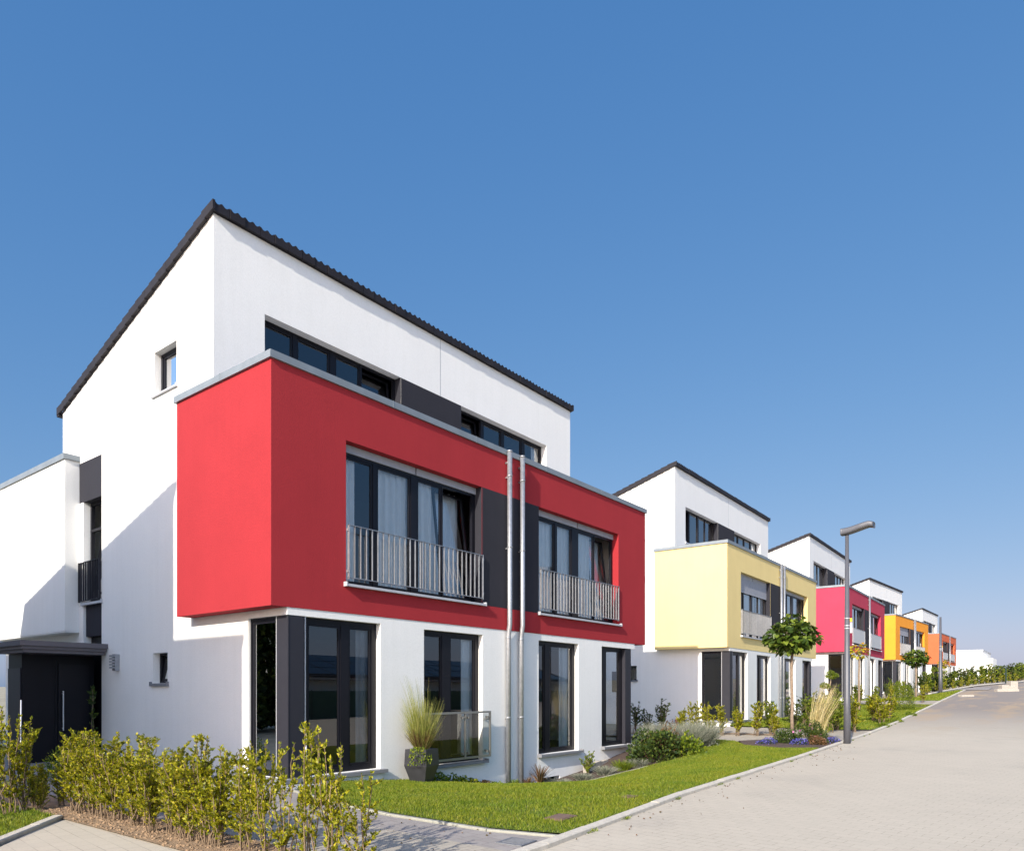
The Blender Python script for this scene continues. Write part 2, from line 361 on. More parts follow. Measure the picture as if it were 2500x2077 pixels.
poly('planting_bed', [(13.2, 10.53), (13.45, 9.97), (15.5, 9.47), (17.2, 8.87), (18.3, 8.37), (19.6, 8.62), (21.7, 8.92), (21.7, 10.6)], .02, M['mulch'], .4, **ST)
strip_along('edging', [(13.2, 10.03), (13.45, 9.93), (15.5, 9.43), (17.2, 8.83)], .06, 0, .05, M['edging'], .8, **ST)
poly('planting_bed', [(20.65, 5.44), (24.0, 5.6), (23.9, 6.8), (22.7, 7.7), (21.8, 8.1), (20.95, 7.6), (20.35, 6.4)], .03, M['mulch'], .4, **ST)
poly('path', [(24.05, 5.6), (29.4, 5.8), (27.6, 9.2), (27.0, 14), (21.76, 18), (21.76, 8.2), (22.75, 7.75), (23.95, 6.85)], .006, M['tan'], .5, **ST)
poly('soil_strip', [(22.5, 12.6), (22.95, 12.7), (26.0, 6.4), (25.4, 6.2)], .016, M['soil'], .4, **ST)
sheet('lawn', 27.7, 47.0, lambda x: float(K(x)) + .13 if x > 29.5 else float(np.interp(x, [27.7, 29.5], [9.2, 5.9])), lambda x: 10.7, .03, M['lawn'], 50, 12, **ST)
sheet('path', 47.0, 51.0, lambda x: float(K(x)) + .02, lambda x: 16, .03, M['tan'], 10, 12, **ST)
sheet('lawn', 51.0, 66.0, lambda x: float(K(x)) + .13, lambda x: float(np.interp(x, [51, 61, 66], [11, 10, 7.2])), .03, M['lawn'], 40, 12, **ST)
sheet('path', 66.02, 72.0, lambda x: float(K(x)) - 1.5, lambda x: 10, .03, M['path'], 10, 12, **ST)
poly('planting_bed', [(43.8, 6.18), (46.6, 6.22), (46.6, 7.9), (43.8, 7.7)], .05, M['mulch'], .6, **ST)
poly('gravel_band', [(66.2, 8.6), (90, 3.6), (92, 5), (68, 10)], .05, M['gravel'], 2, **ST)
strip_along('kerb', [(66.2, 9.0), (78, 6.6), (90, 4.1), (110, 3.2), (140, 2.6)], .16, 0, .12, M['kerb'], 1.0, **ST)

# ------------------------------------------------------------------ wall with openings
def wall(m, O, A, N, x0, x1, z0, ztop, holes=(), th=.3, extra=(), back=True):
    """O origin, A along, N outward; holes (hx0,hx1,hz0,hz1); front face at O plane"""
    O = Vector(O); A = Vector(A); N = Vector(N); zt = ztop if callable(ztop) else (lambda x: ztop)
    P = lambda x, d, z: tuple(O + A * x - N * d + Vector((0, 0, z)))
    xs = sorted({x0, x1, *extra, *[h[0] for h in holes], *[h[1] for h in holes]})
    xs = [x for x in xs if x0 - 1e-6 <= x <= x1 + 1e-6]
    for a, b in zip(xs[:-1], xs[1:]):
        c = (a + b) / 2; hs = sorted([(h[2], h[3]) for h in holes if h[0] < c < h[1]])
        lo = z0
        segs = []
        for h0, h1 in hs:
            if h0 > lo + 1e-6: segs.append((lo, lo, h0, h0))
            lo = h1
        if lo < min(zt(a), zt(b)) - 1e-6: segs.append((lo, lo, zt(a), zt(b)))
        for za, zb, ya, yb in segs:
            m.quad(P(a, 0, za), P(b, 0, zb), P(b, 0, yb), P(a, 0, ya))
            if back: m.quad(P(a, th, za), P(a, th, ya), P(b, th, yb), P(b, th, zb))
        m.quad(P(a, 0, zt(a)), P(b, 0, zt(b)), P(b, th, zt(b)), P(a, th, zt(a)))
    for h in holes:
        a, b, c, d = h
        if a > x0 + 1e-6: m.quad(P(a, 0, c), P(a, th, c), P(a, th, d), P(a, 0, d))
        if b < x1 - 1e-6: m.quad(P(b, 0, c), P(b, 0, d), P(b, th, d), P(b, th, c))
        m.quad(P(a, 0, d), P(a, th, d), P(b, th, d), P(b, 0, d))
        m.quad(P(a, 0, c), P(b, 0, c), P(b, th, c), P(a, th, c))
    for x, e in ((x0, 1), (x1, -1)):
        lo = z0; hs = sorted((h[2], h[3]) for h in holes if abs((h[0] if e > 0 else h[1]) - x) < 1e-5)
        for h0, h1 in hs + [(zt(x), None)]:
            if h0 > lo + 1e-6: m.quad(P(x, 0, lo), P(x, th, lo), P(x, th, h0), P(x, 0, h0))
            lo = h1
    return m
def frameT(O, A, N):
    O = Vector(O); A = Vector(A); N = Vector(N)
    return lambda x, d, z: tuple(O + A * x - N * d + Vector((0, 0, z)))     # d = depth into the wall

def window(parent, T, x0, x1, z0, z1, dep, panes, fr=.055, name='window', sill=None, curtain=None, shutter=0, tilt=None, blinds=0, bar=None, detail=True, cmat=None):
    """panes: list of (a,b) glazed ranges; frame fills the rest. tilt: index of the sash tipped inwards at the top"""
    m = MB(T); g = MB(T)
    zt = z1 - (.15 if shutter else 0)
    m.box(x0 + .004, x1 - .004, dep, dep + .07, z0 + .002, z0 + fr)
    m.box(x0 + .004, x1 - .004, dep, dep + .07, zt - fr, zt - .002)
    edges = [x0 + .004] + [e for p in panes for e in p] + [x1 - .004]
    for i in range(0, len(edges), 2):
        if edges[i + 1] - edges[i] > .005: m.box(edges[i], edges[i + 1], dep - .003, dep + .073, z0 + .004, zt - .004)
    s = .045
    for i, (a, b) in enumerate(panes):
        if tilt is not None and i == tilt:
            k = math.tan(R_(7)); 
            def TT(x, d, z, k=k): return T(x, d + (z - z0 - fr) * k, z)
            q = MB(TT)
            A_, B_, C_, D_ = a + .004, b - .004, z0 + fr + .004, zt - fr - .004
            for bx in ((A_, A_ + s, C_, D_), (B_ - s, B_, C_, D_), (A_ + s, B_ - s, C_, C_ + s), (A_ + s, B_ - s, D_ - s, D_)):
                q.box(bx[0], bx[1], dep + .012, dep + .062, bx[2], bx[3])
            off = len(m.v); m.v += q.v; m.f += [tuple(v + off for v in f) for f in q.f]
            g2 = MB(TT); g2.quad((A_ + s, dep + .035, C_ + s), (B_ - s, dep + .035, C_ + s), (B_ - s, dep + .035, D_ - s), (A_ + s, dep + .035, D_ - s))
            off = len(g.v); g.v += g2.v; g.f += [tuple(v + off for v in f) for f in g2.f]
        else:
            if detail:
                for bx in ((a, a + s, z0 + fr, zt - fr), (b - s, b, z0 + fr, zt - fr), (a + s, b - s, z0 + fr, z0 + fr + s), (a + s, b - s, zt - fr - s, zt - fr)):
                    m.box(bx[0], bx[1], dep + .012, dep + .06, bx[2], bx[3])
                sa, sb, sc_, sd = a + s, b - s, z0 + fr + s, zt - fr - s
            else: sa, sb, sc_, sd = a, b, z0 + fr, zt - fr
            g.quad((sa, dep + .035, sc_), (sb, dep + .035, sc_), (sb, dep + .035, sd), (sa, dep + .035, sd))
    if bar is not None: m.box(x0, x1, dep - .004, dep + .05, bar - .03, bar + .03)
    wo = m.build(name, M['frame'], parent)
    g.build('pane', M['glass'], wo)
    if shutter:
        q = MB(T); 
        mid = panes[len(panes) // 2][0] - .06 if len(panes) > 2 else None
        rs = [(x0 + .01, x1 - .01)] if mid is None else [(x0 + .01, mid - .02), (mid + .02, x1 - .01)]
        for a, b in rs: q.box(a, b, dep - .03, dep + .05, z1 - .15, z1 - .004)
        q.build('shutter_box', M['blind'], wo)  # light grey boxes; the recess shade is put into this darker grey
    if blinds:
        q = MB(T); zz = zt
        zb = z1 - (z1 - z0) * blinds
        while zz > zb: q.box(x0 + .03, x1 - .03, dep - .035, dep - .02, zz - .048, zz - .004); zz -= .05
        q.box(x0 + .03, x1 - .03, dep - .04, dep - .015, zb - .06, zb - .01)
        q.build('roller_shutter', M['blind'], wo)
    if sill:
        q = MB(T); pr, thk, ms = sill
        q.box(x0 - .05, x1 + .06, -pr, -.002, z0 - thk, z0 - .004)
        q.box(x0 + .002, x1 - .002, -.002, dep, z0 - thk * .9, z0 - .004)
        q.box(x0 - .055, x0 - .03, -pr - .004, -.002, z0 - thk - .004, z0 + .03); q.box(x1 + .04, x1 + .065, -pr - .004, -.002, z0 - thk - .004, z0 + .03)
        q.build('sill', M[ms], wo)
    if curtain:
        q = MB(T)
        for a, b in curtain:
            back = .46 if tilt is not None and b > panes[tilt][0] and a < panes[tilt][1] else .13
            n = max(4, int((b - a) / .03)); 
            for i in range(n):
                xa, xb = a + (b - a) * i / n, a + (b - a) * (i + 1) / n
                f = lambda x: dep + back + .028 * math.sin(x * 31) + .018 * math.sin(x * 67 + 1)
                q.quad((xa, f(xa), z0 + .08), (xb, f(xb), z0 + .08), (xb, f(xb), zt), (xa, f(xa), zt))
        q.build('curtain', cmat or M['curtain'], wo, True)
    return wo

def railing(parent, T, x0, x1, z0, z1, n, solid=False, mat='galv'):
    m = MB(T)
    m.box(x0, x1, -.055, -.012, z1 - .012, z1); m.box(x0, x1, -.055, -.012, z0, z0 + .012)
    for x in (x0, x1 - .012): m.box(x, x + .012, -.058, -.008, z0 - .02, z1 + .004)
    if not solid:
        for i in range(1, n):
            x = x0 + (x1 - x0) * i / n; m.box(x - .004, x + .004, -.054, -.014, z0 + .012, z1 - .012)
        m.box((x0 + x1) / 2 - .02, (x0 + x1) / 2 - .008, -.056, -.012, z0, z1)
    for x in (x0 - .02, x1 + .002):
        for z in (z0 + .1, z1 - .12): m.box(x, x + .02, -.05, .002, z, z + .05)
    r = m.build('railing', M[mat], parent)
    if solid:
        MB(T).box(x0 + .013, x1 - .013, -.04, -.025, z0 + .013, z1 - .013).build('railing_panel', M['panelgrey'], r)
    return r
def pipe(parent, x, top, bot, jog=3.0):
    m = MB(); r = .058
    y0, y1 = -.125, -.085
    pts = [(x, y0, top), (x, y0, jog + .16), (x, y0 + .012, jog + .09), (x, y1 - .012, jog - .02), (x, y1, jog - .09), (x, y1, bot)]
    m.tube(pts, r, 16)
    for z in (top - .02, 6.62, 4.95, 2.82, .95):
        m.tube([(x, y0 if z > jog else y1, z), (x, y0 if z > jog else y1, z + .035)], r + .008, 16)
    if top > 5:
        m.tube([(x - .02, y0, 6.95), (x - .02, y0 + .1, 6.95)], .03, 8)
    for z in (6.6, 4.93, .93):
        yy = y0 if z > jog else y1; m.box(x - .008, x + .008, yy + .03, .03, z, z + .03)
        m.box(x - .085, x - .05, yy - .01, yy + .01, z, z + .02)
    return m.build('downpipe', M['galv'], parent, True)

_roof = {}
def roof_mesh(u0, u1, va, za, vb, zb, key):
    if key in _roof: return _roof[key]
    rng = random.Random(1)
    m = MB(); L = math.hypot(vb - va, zb - za); n = 24; du = .0275
    us = np.arange(u0, u1 + du / 2, du)
    def surf(u, t, lift):     # t 0..1 from high front edge to low rear edge
        c = .5 + .5 * math.cos((u - u0) * 2 * math.pi / .165)
        return (u, va + (vb - va) * t, za + (zb - za) * t + .095 + .045 * c ** 1.3 + lift)
    rows = []
    for k in range(n):
        rows.append((k / n, 0.0)); rows.append(((k + 1) / n - .0001, .028))
    idx = []
    for t, lf in rows:
        st = len(m.v); idx.append(st)
        for u in us: m.v.append(surf(float(u), t, lf))
    for r in range(len(rows) - 1):
        for i in range(len(us) - 1):
            m.f.append((idx[r] + i, idx[r + 1] + i, idx[r + 1] + i + 1, idx[r] + i + 1))
    # apron of the high front edge: the cap tiles hang down in front of the wall
    u = u0; 
    while u < u1 - .05:
        e = min(u + .33, u1); dz = rng.uniform(-.005, .005); yo = va - .012 - .012 * (rng.random() < .5) - rng.uniform(0, .004); s = 12
        for i in range(s):
            a = u + .006 + (e - u - .012) * i / s; b = u + .006 + (e - u - .012) * (i + 1) / s
            wa = surf(a, 0, 0)[2] + .016 + dz; wb = surf(b, 0, 0)[2] + .016 + dz
            m.hull8([(a, yo, za - .03 + dz), (b, yo, za - .03 + dz), (b, yo + .05, za - .03), (a, yo + .05, za - .03), (a, yo, wa), (b, yo, wb), (b, yo + .07, wb - .012), (a, yo + .07, wa - .012)])
        u = e
    # verge tiles along both gables
    for uu, sgn in ((u0 - .03, 1), (u1 - .02, -1)):
        for k in range(n):
            t0, t1 = k / n - .004, (k + 1) / n + .012
            y0, y1 = va + (vb - va) * t0, va + (vb - va) * t1
            z0, z1 = za + (zb - za) * t0, za + (zb - za) * t1
            j = rng.uniform(-.004, .004)
            m.hull8([(uu, y0, z0 - .03), (uu + .05, y0, z0 - .03), (uu + .05, y1, z1 + .004), (uu, y1, z1 + .004),
                     (uu + j, y0, z0 + .145), (uu + .05, y0, z0 + .145), (uu + .05, y1, z1 + .185), (uu + j, y1, z1 + .185)])
    m.box(u0 + .02, u1 - .02, va + .05, va + .08, za - .02, za + .12)
    # closed underside
    a, b, e = (u0 + .02, va + .06, za - .025), (u1 - .02, va + .06, za - .025), .02
    m.quad(a, (u0 + .02, vb, zb - .025), (u1 - .02, vb, zb - .025), b)
    m.box(u0 - .02, u1 + .02, vb - .02, vb + .1, zb - .06, zb + .06)
    _roof[key] = m.mesh('roof', M['tile'], False); return _roof[key]

def house(cfg):
    """local x along the street front, y into the plot, z up; origin under the street corner of the coloured storey"""
    H = thing('house', cfg['label'], 'house', cfg['loc'], cfg['yaw'], 'row of semi-detached houses along the street', s=cfg.get('s', 1))
    near = cfg.get('near', False); W = 12.66
    F = frameT((0, 0, 0), (1, 0, 0), (0, -1, 0))       # street front: x=u, d=v
    S = frameT((.32, 0, 0), (0, 1, 0), (-1, 0, 0))     # left gable: x=v, d=u-.32
    U = frameT((0, 2.355, 0), (1, 0, 0), (0, -1, 0))
    bx, cp = M[cfg['box']], M['zinc']
    zt = lambda v: 10.73 - (v - 2.355) * (10.73 - 8.56) / (9.40 - 2.355)
    # ---- white walls
    m = MB()
    wall(m, (0, .012, 0), (1, 0, 0), (0, -1, 0), .32, W, -1.25, 3.03, [(.32, 2.42, .1, 2.9), (3.6, 5.48, .04, 2.87), (7.65, 9.5, .0, 2.87), (10.72, W, .0, 2.87)] + ([(7.62, 8.6, -1.0, -.6)] if near else []), .3)
    wall(m, (.32, 0, 0), (0, 1, 0), (-1, 0, 0), .312, 7.2, -1.25, 6.95, [(.312, 1.19, .1, 2.9), (4.12, 4.74, 1.76, 2.39)] , .3)
    m.quad((.32, 2.355, 6.95), (.32, 2.355, 7.08), (.32, 7.2, 7.08), (.32, 7.2, 6.95))
    wall(m, (.32, 0, 0), (0, 1, 0), (-1, 0, 0), 2.655, 9.40, 7.08, zt, [(3.75, 4.68, 7.78, 8.69)], .3)
    wall(m, (0, 2.355, 0), (1, 0, 0), (0, -1, 0), .32, W, 6.6, 10.73, [(1.42, 5.17, 7.69, 9.22), (7.36, 11.32, 7.69, 9.22)], .3)
    wall(m, (W, 0, 0), (0, 1, 0), (1, 0, 0), .312, 9.4, 2.87, 6.95, (), .3)
    wall(m, (W, 0, 0), (0, 1, 0), (1, 0, 0), 1.3, 9.4, -1.25, 2.87, (), .3)
    wall(m, (W, 0, 0), (0, 1, 0), (1, 0, 0), 2.655, 9.4, 6.95, zt, (), .3)
    wall(m, (0, 9.4, 0), (1, 0, 0), (0, 1, 0), .33, W - .01, 2.9, 8.55, (), .3)
    m.box(.33, W - .31, 7.2, 7.22, 7.0, 7.08)
    m.box(W - .35, W - .002, 1.0, 1.3, -1.25, .05)                         # plinth under the right corner window
    m.box(10.72, W - .002, .31, 1.0, -1.25, -.02)
    m.build('wall', M['white'], H)
    # expansion joint between the two halves
    MB().box(6.545, 6.553, 2.351, 2.356, 9.225, 10.7).build('wall_joint', M['sill'], H)
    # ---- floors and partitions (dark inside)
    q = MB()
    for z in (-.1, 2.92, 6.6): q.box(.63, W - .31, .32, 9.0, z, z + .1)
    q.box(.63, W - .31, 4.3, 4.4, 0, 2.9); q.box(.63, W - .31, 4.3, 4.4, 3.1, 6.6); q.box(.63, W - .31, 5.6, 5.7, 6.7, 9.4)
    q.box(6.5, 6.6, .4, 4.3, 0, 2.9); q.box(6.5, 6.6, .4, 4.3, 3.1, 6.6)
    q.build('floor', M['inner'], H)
    # ---- coloured projecting storey
    b = MB()
    wall(b, (0, 0, 0), (1, 0, 0), (0, -1, 0), 0, 13.34, 3.03, 7.15, [(1.57, 5.44, 3.57, 6.21), (7.64, 11.66, 3.55, 6.21)], .32, (5.44, 7.64))
    wall(b, (0, 0, 0), (0, 1, 0), (-1, 0, 0), .32, 3.12, 3.03, 7.15, (), .318)
    wall(b, (13.34, 0, 0), (0, 1, 0), (1, 0, 0), .32, 3.12, 3.03, 7.15, (), .3)
    b.quad((0, 0, 3.029), (.32, 0, 3.029), (.32, 3.12, 3.029), (0, 3.12, 3.029)).quad((W, 0, 3.029), (13.34, 0, 3.029), (13.34, 3.12, 3.029), (W, 3.12, 3.029))
    b.quad((.32, 0, 3.029), (W, 0, 3.029), (W, .3, 3.029), (.32, .3, 3.029))
    bay = b.build('projecting_storey', bx, H)
    MB().box(.3, 13.04, .3, 2.36, 6.88, 6.95).build('flat_roof', M['gravel'], bay)
    d = MB(); d.box(5.442, 7.638, -.003, .15, 3.545, 6.21); d.box(5.425, 5.4395, .004, .2, 3.58, 6.206); d.build('dark_panel', M['dark'], bay)
    c = MB(); e = .045
    c.box(-e, 13.34 + e, -e, .3, 7.15, 7.275); c.box(-e, .3, .3, 3.17, 7.15, 7.275); c.box(13.04, 13.34 + e, .3, 3.17, 7.15, 7.275)
    for k in (2.7, 5.2, 7.9, 10.6): c.box(k, k + .02, -e - .004, .304, 7.146, 7.279)
    c.box(-e - .004, .304, 1.5, 1.52, 7.146, 7.279)
    c.build('coping', cp, H)
    # ---- upper dark panel + strip windows
    MB().box(5.172, 7.358, 2.352, 2.5, 7.69, 9.218).box(5.155, 5.1695, 2.357, 2.55, 7.7, 9.216).build('dark_panel', M['dark'], H)
    det = near
    cur = cfg.get('cur', 'curtain')
    window(H, U, 1.42, 5.17, 7.69, 9.22, .2, [(1.45, 2.23), (2.33, 3.2), (3.34, 4.07), (4.11, 5.1)], tilt=3 if near else 0, curtain=[(1.5, 1.9)] if not near else None, detail=det, sill=(.05, .05, 'wsill'))
    window(H, U, 7.36, 11.32, 7.69, 9.22, .2, [(7.42, 8.4), (8.5, 9.32), (9.43, 10.3), (10.43, 11.26)], tilt=0 if near else None, curtain=[(10.95, 11.28)], detail=det, sill=(.05, .05, 'wsill'))
    # ---- storey-high windows with railings in the coloured storey
    cm = M[cur]
    window(H, F, 1.57, 5.44, 3.57, 6.21, .2, [(1.6, 2.39), (2.49, 3.41), (3.59, 4.33), (4.36, 5.33)], shutter=1, tilt=3 if near else None, detail=det, sill=(.09, .05, 'wsill'),
           curtain=cfg.get('cl', [(1.6, 2.05), (2.5, 3.45), (3.58, 4.15), (4.36, 5.36)]), cmat=cm, blinds=cfg.get('blinds', 0))
    window(H, F, 7.64, 11.66, 3.55, 6.21, .2, [(7.68, 8.63), (8.72, 9.45), (9.76, 10.6), (10.63, 11.56)], shutter=1, tilt=3, detail=det, sill=(.09, .05, 'wsill'),
           curtain=cfg.get('cr', [(7.68, 8.65), (8.7, 9.48), (9.74, 10.55), (10.7, 11.5)]), cmat=cm)
    railing(H, F, 1.6, 5.43, 3.68, 4.66, 27, cfg.get('solid', False))
    railing(H, F, 7.68, 11.6, 3.67, 4.66, 27, cfg.get('solid', False))
    # ---- ground floor
    # corner post + corner windows
    p = MB(); p.box(.34, .66, .02, .33, .06, 2.896)
    p.box(.345, .36, .015, .02, .1, 2.88); p.box(.66, .69, .05, .2, .06, 2.896)
    p.build('corner_panel', M['clad'], H)
    MB().box(.692, .712, .03, .2, .1, 2.895).build('shutter_rail', M['alu'], H)
    MB().box(.335, .34, .34, .36, .1, 2.895).build('shutter_rail', M['alu'], H)
    cg = cfg.get('cg', [(2.0, 2.35)])
    window(H, F, .72, 2.42, .1, 2.9, .14, [(.82, 1.56), (1.74, 2.3)], .1, detail=True, curtain=cg, cmat=M['gcurtain'] if near else None)
    window(H, S, .335, 1.19, .1, 2.9, .05, [(.37, 1.15)], .06, detail=True, curtain=[(.8, 1.12)] if near else None, cmat=M['gcurtain'])
    sm_ = MB(); sm_.box(.2, 2.5, -.12, .16, .03, .095); sm_.box(.2, .5, .16, 1.3, .03, .095)
    sm_.build('corner_sill', M['sill'], H)
    pl = MB(); pl.box(.25, 2.42, -.05, .014, -1.25, .028); pl.box(.25, .322, .014, 1.25, -1.25, .028); pl.build('plinth', M['white'], H)
    window(H, F, 3.6, 5.48, .04, 2.87, .14, [(3.66, 4.28), (4.52, 5.36)], .08, sill=(.12, .06, 'sill'), curtain=[(5.0, 5.4)], detail=True)
    window(H, F, 7.65, 9.5, .0, 2.87, .14, [(7.7, 8.1), (8.3, 9.38)], .08, sill=(.12, .06, 'sill'), curtain=[(8.95, 9.4)], detail=True)
    window(H, F, 10.72, 12.12, .0, 2.87, .14, [(10.78, 10.98), (11.16, 12.02)], .08, sill=(.12, .06, 'sill'), detail=True)
    RS = frameT((12.45, 0, 0), (0, 1, 0), (1, 0, 0))
    window(H, RS, .35, 1.28, .0, 2.87, .06, [(.45, 1.2)], .08, detail=False)
    MB().box(12.12, 12.47, .03, .34, -.02, 2.868).build('corner_panel', M['clad'], H)
    # gable windows
    window(H, S, 3.75, 4.68, 7.78, 8.69, .145, [(3.82, 4.6)], .06, sill=(.05, .04, 'wsill'), curtain=[(3.8, 4.65)], cmat=M['gcurtain'], detail=det)
    window(H, S, 4.12, 4.74, 1.76, 2.39, .145, [(4.17, 4.69)], .045, sill=(.05, .06, 'sill'), detail=det, tilt=0 if near else None)
    # downpipes
    for x in cfg.get('pipes', (6.3, 6.8)): pipe(H, x, 7.22, -1.0)
    # roof
    rf = link('roof', roof_mesh(.27, W + .02, 2.27, 10.72, 9.5, 8.53, 'r'), H)
    if cfg.get('solar'):
        s_ = MB(); a = (10.72 - 8.53) / (9.5 - 2.27)
        for k in range(4):
            x = .9 + k * 1.45; f = lambda v: 10.72 - (v - 2.27) * a + .22
            for v in (2.4, 4.15):
                s_.hull8([(x, v, f(v)), (x + 1.4, v, f(v)), (x + 1.4, v + 1.7, f(v + 1.7)), (x, v + 1.7, f(v + 1.7)), (x, v, f(v) + .04), (x + 1.4, v, f(v) + .04), (x + 1.4, v + 1.7, f(v + 1.7) + .04), (x, v + 1.7, f(v + 1.7) + .04)])
        s_.build('solar_panel', M['pv'], rf)
    # ---- rear wing and entrance recess
    m = MB()
    wall(m, (0, 0, 0), (0, 1, 0), (-1, 0, 0), 8.72, 13.6, 3.03, 7.13, (), .3)
    wall(m, (0, 8.42, 0), (1, 0, 0), (0, -1, 0), 0, .32, 3.03, 7.13, (), .3)
    wall(m, (0, 13.6, 0), (1, 0, 0), (0, 1, 0), .3, 13.04, 3.03, 7.13, (), .3)
    wall(m, (13.34, 0, 0), (0, 1, 0), (1, 0, 0), 8.42, 13.6, 3.03, 7.13, (), .3)
    wall(m, (.32, 0, 0), (0, 1, 0), (-1, 0, 0), 8.42, 13.4, -1.25, 3.03, [(11.0, 12.7, .1, 2.75)], .3)
    wall(m, (0, 13.4, 0), (1, 0, 0), (0, 1, 0), .33, 12.9, -1.25, 3.03, (), .3)
    wall(m, (W, 0, 0), (0, 1, 0), (1, 0, 0), 9.41, 13.38, -1.25, 3.03, (), .3)
    m.box(.35, 13.0, 9.5, 13.3, 6.9, 7.0); m.box(.01, 13.3, 8.43, 13.5, 3.0, 3.028)
    m.box(.321, .52, 8.2, 8.43, 2.0, 6.12)
    wing = m.build('rear_wing', M['white'], H)
    c = MB(); c.box(-e, .3, 8.42 - e, 13.65, 7.13, 7.26); c.box(.3, .5, 8.42 - e, 8.7, 7.13, 7.26); c.box(.3, 13.4, 13.35, 13.65, 7.13, 7.26); c.box(13.05, 13.4, 9.5, 13.35, 7.13, 7.26)
    c.build('coping', cp, wing)
    pn = MB(); pn.box(.322, .5, 7.2, 8.42, 6.12, 7.078); pn.build('dark_panel', M['dark'], H)
    pn = MB(); pn.box(.38, .5, 7.2, 8.2, 2.9, 3.66); pn.build('dark_panel', M['dark'], H)
    window(H, S, 7.2, 8.2, 3.7, 6.12, .16, [(7.27, 8.12)], .07, tilt=0 if near else None, curtain=[(7.25, 7.7)], bar=5.45, sill=(.04, .06, 'wsill'))
    railing(H, S, 7.22, 8.36, 3.74, 4.67, 9, mat='clad')  # galvanised like the other railings; its shade is put into this darker colour
    if near:
        window(H, S, 11.0, 12.7, .1, 2.75, .12, [(11.1, 11.8), (11.95, 12.6)], .08, curtain=[(11.6, 12.65)])
        k = MB(); k.box(-1.42, .318, 6.86, 8.40, 2.56, 2.67); k.box(-1.38, .30, 6.90, 8.40, 2.49, 2.558); k.box(-1.34, .29, 6.94, 8.40, 2.42, 2.488)
        k.build('canopy', simple('grey_canopy', (.12, .11, .12), .7), H)
        k = MB(); k.box(-1.15, .318, 7.62, 8.42, -.4, 2.418); k.box(.5, .56, 7.2, 8.2, -.4, 2.89)
        k.box(-.5, -.46, 7.60, 7.618, .05, 2.3)
        k.build('entrance_porch', simple('shaded_porch_cladding', (.007, .007, .010), .5, spec=.2), H)  # dark cladding, its colour deepened to carry the recess shade
        k = MB(); k.box(-1.172, -1.152, 7.66, 8.40, .05, 2.1); k.build('cladding_panel', M['clad'], H)
        dr = MB().box(-.44, .2, 7.585, 7.617, .05, 2.2).build('door', M['frame'], H)
        MB().tube([(-.36, 7.53, .7), (-.36, 7.53, 1.6)], .015, 8).box(-.37, -.35, 7.53, 7.586, .75, .77).box(-.37, -.35, 7.53, 7.586, 1.53, 1.55).build('handle', M['alu'], dr)
        k = MB(); k.box(.22, .322, 6.28, 6.42, 2.05, 2.42)
        for j in range(5): k.box(.15, .22, 6.29, 6.41, 2.10 + j * .065, 2.135 + j * .065)
        k.build('wall_lamp', M['galv'], H)
        # juliet balustrade of glass in front of the second ground-floor window
        k = MB(); a0, a1, z0, z1 = 3.45, 5.56, .12, 1.15
        for bxx in ((a0, a1, z1 - .045, z1), (a0, a1, z0, z0 + .045), (a0, a0 + .04, z0 + .045, z1 - .045), (a1 - .04, a1, z0 + .045, z1 - .045), (4.68, 4.715, z0 + .045, z1 - .045)):
            k.box(bxx[0], bxx[1], -.17, -.13, bxx[2], bxx[3])
        for xx in (a0 + .1, 4.6, 4.78, a1 - .14):
            for zz in (z0 + .1, z1 - .16): k.box(xx, xx + .045, -.175, -.115, zz, zz + .05)
        for xx in (a0 + .02, a1 - .05):
            for zz in (z0 + .12, z1 - .2): k.box(xx, xx + .03, -.13, .012, zz, zz + .03)
        bl = k.build('balustrade', simple('brushed_steel', (.34, .33, .31), .35, .7), H)
        MB().quad((a0 + .05, -.15, z0 + .06), (4.67, -.15, z0 + .06), (4.67, -.15, z1 - .06), (a0 + .05, -.15, z1 - .06)).quad((4.725, -.15, z0 + .06), (a1 - .05, -.15, z0 + .06), (a1 - .05, -.15, z1 - .06), (4.725, -.15, z1 - .06)).build('glass_pane', M['rglass'], bl)
        # cellar window
        window(H, F, 7.62, 8.6, -1.0, -.6, .2, [(7.68, 8.02), (8.1, 8.52)], .04, name='cellar_window', detail=False)
        k = MB(); k.box(12.665, 12.9, .4, .8, 1.56, 2.2); k.build('meter_box', M['frame'], H)
    return H

HS = [
 dict(label='white house with a bright red projecting storey, nearest and largest of the row', box='box_red', loc=(7.011, 10.535, 0), yaw=0, near=True),
 dict(label='white house with a pale yellow projecting storey and half lowered shutters, second from the camera', box='box_cream', loc=(27.665, 10.735, .30), yaw=.016, solar=1, pipes=(6.7, 7.15), blinds=.27),
 dict(label='white house with a crimson pink projecting storey behind the tall street lamp', box='box_pink', loc=(48.937, 11.203, 1.062), yaw=.024, pipes=(6.7,), solid=True, cur='gcurtain', cl=[(1.6, 5.4)], cr=[(7.7, 11.6)]),
 dict(label='white house with an amber yellow projecting storey, fourth in the row', box='box_orange', loc=(70.7, 12.2, 1.47), yaw=-.06, s=.952, solar=1, pipes=(6.7, 7.15), blinds=.27),
 dict(label='white house with an orange red projecting storey, farthest of the row', box='box_rust', loc=(96.6, 11.95, 2.21), yaw=-.025, s=.845, pipes=(6.7,), solid=True, cur='gcurtain', cl=[(1.6, 5.4)], cr=[(7.7, 11.6)]),
 dict(label='white house of the row standing left of the red one, out of the picture', box='box_cream', loc=(-14.8, 10.15, 0), yaw=0),
]
for cfg in HS: house(cfg)

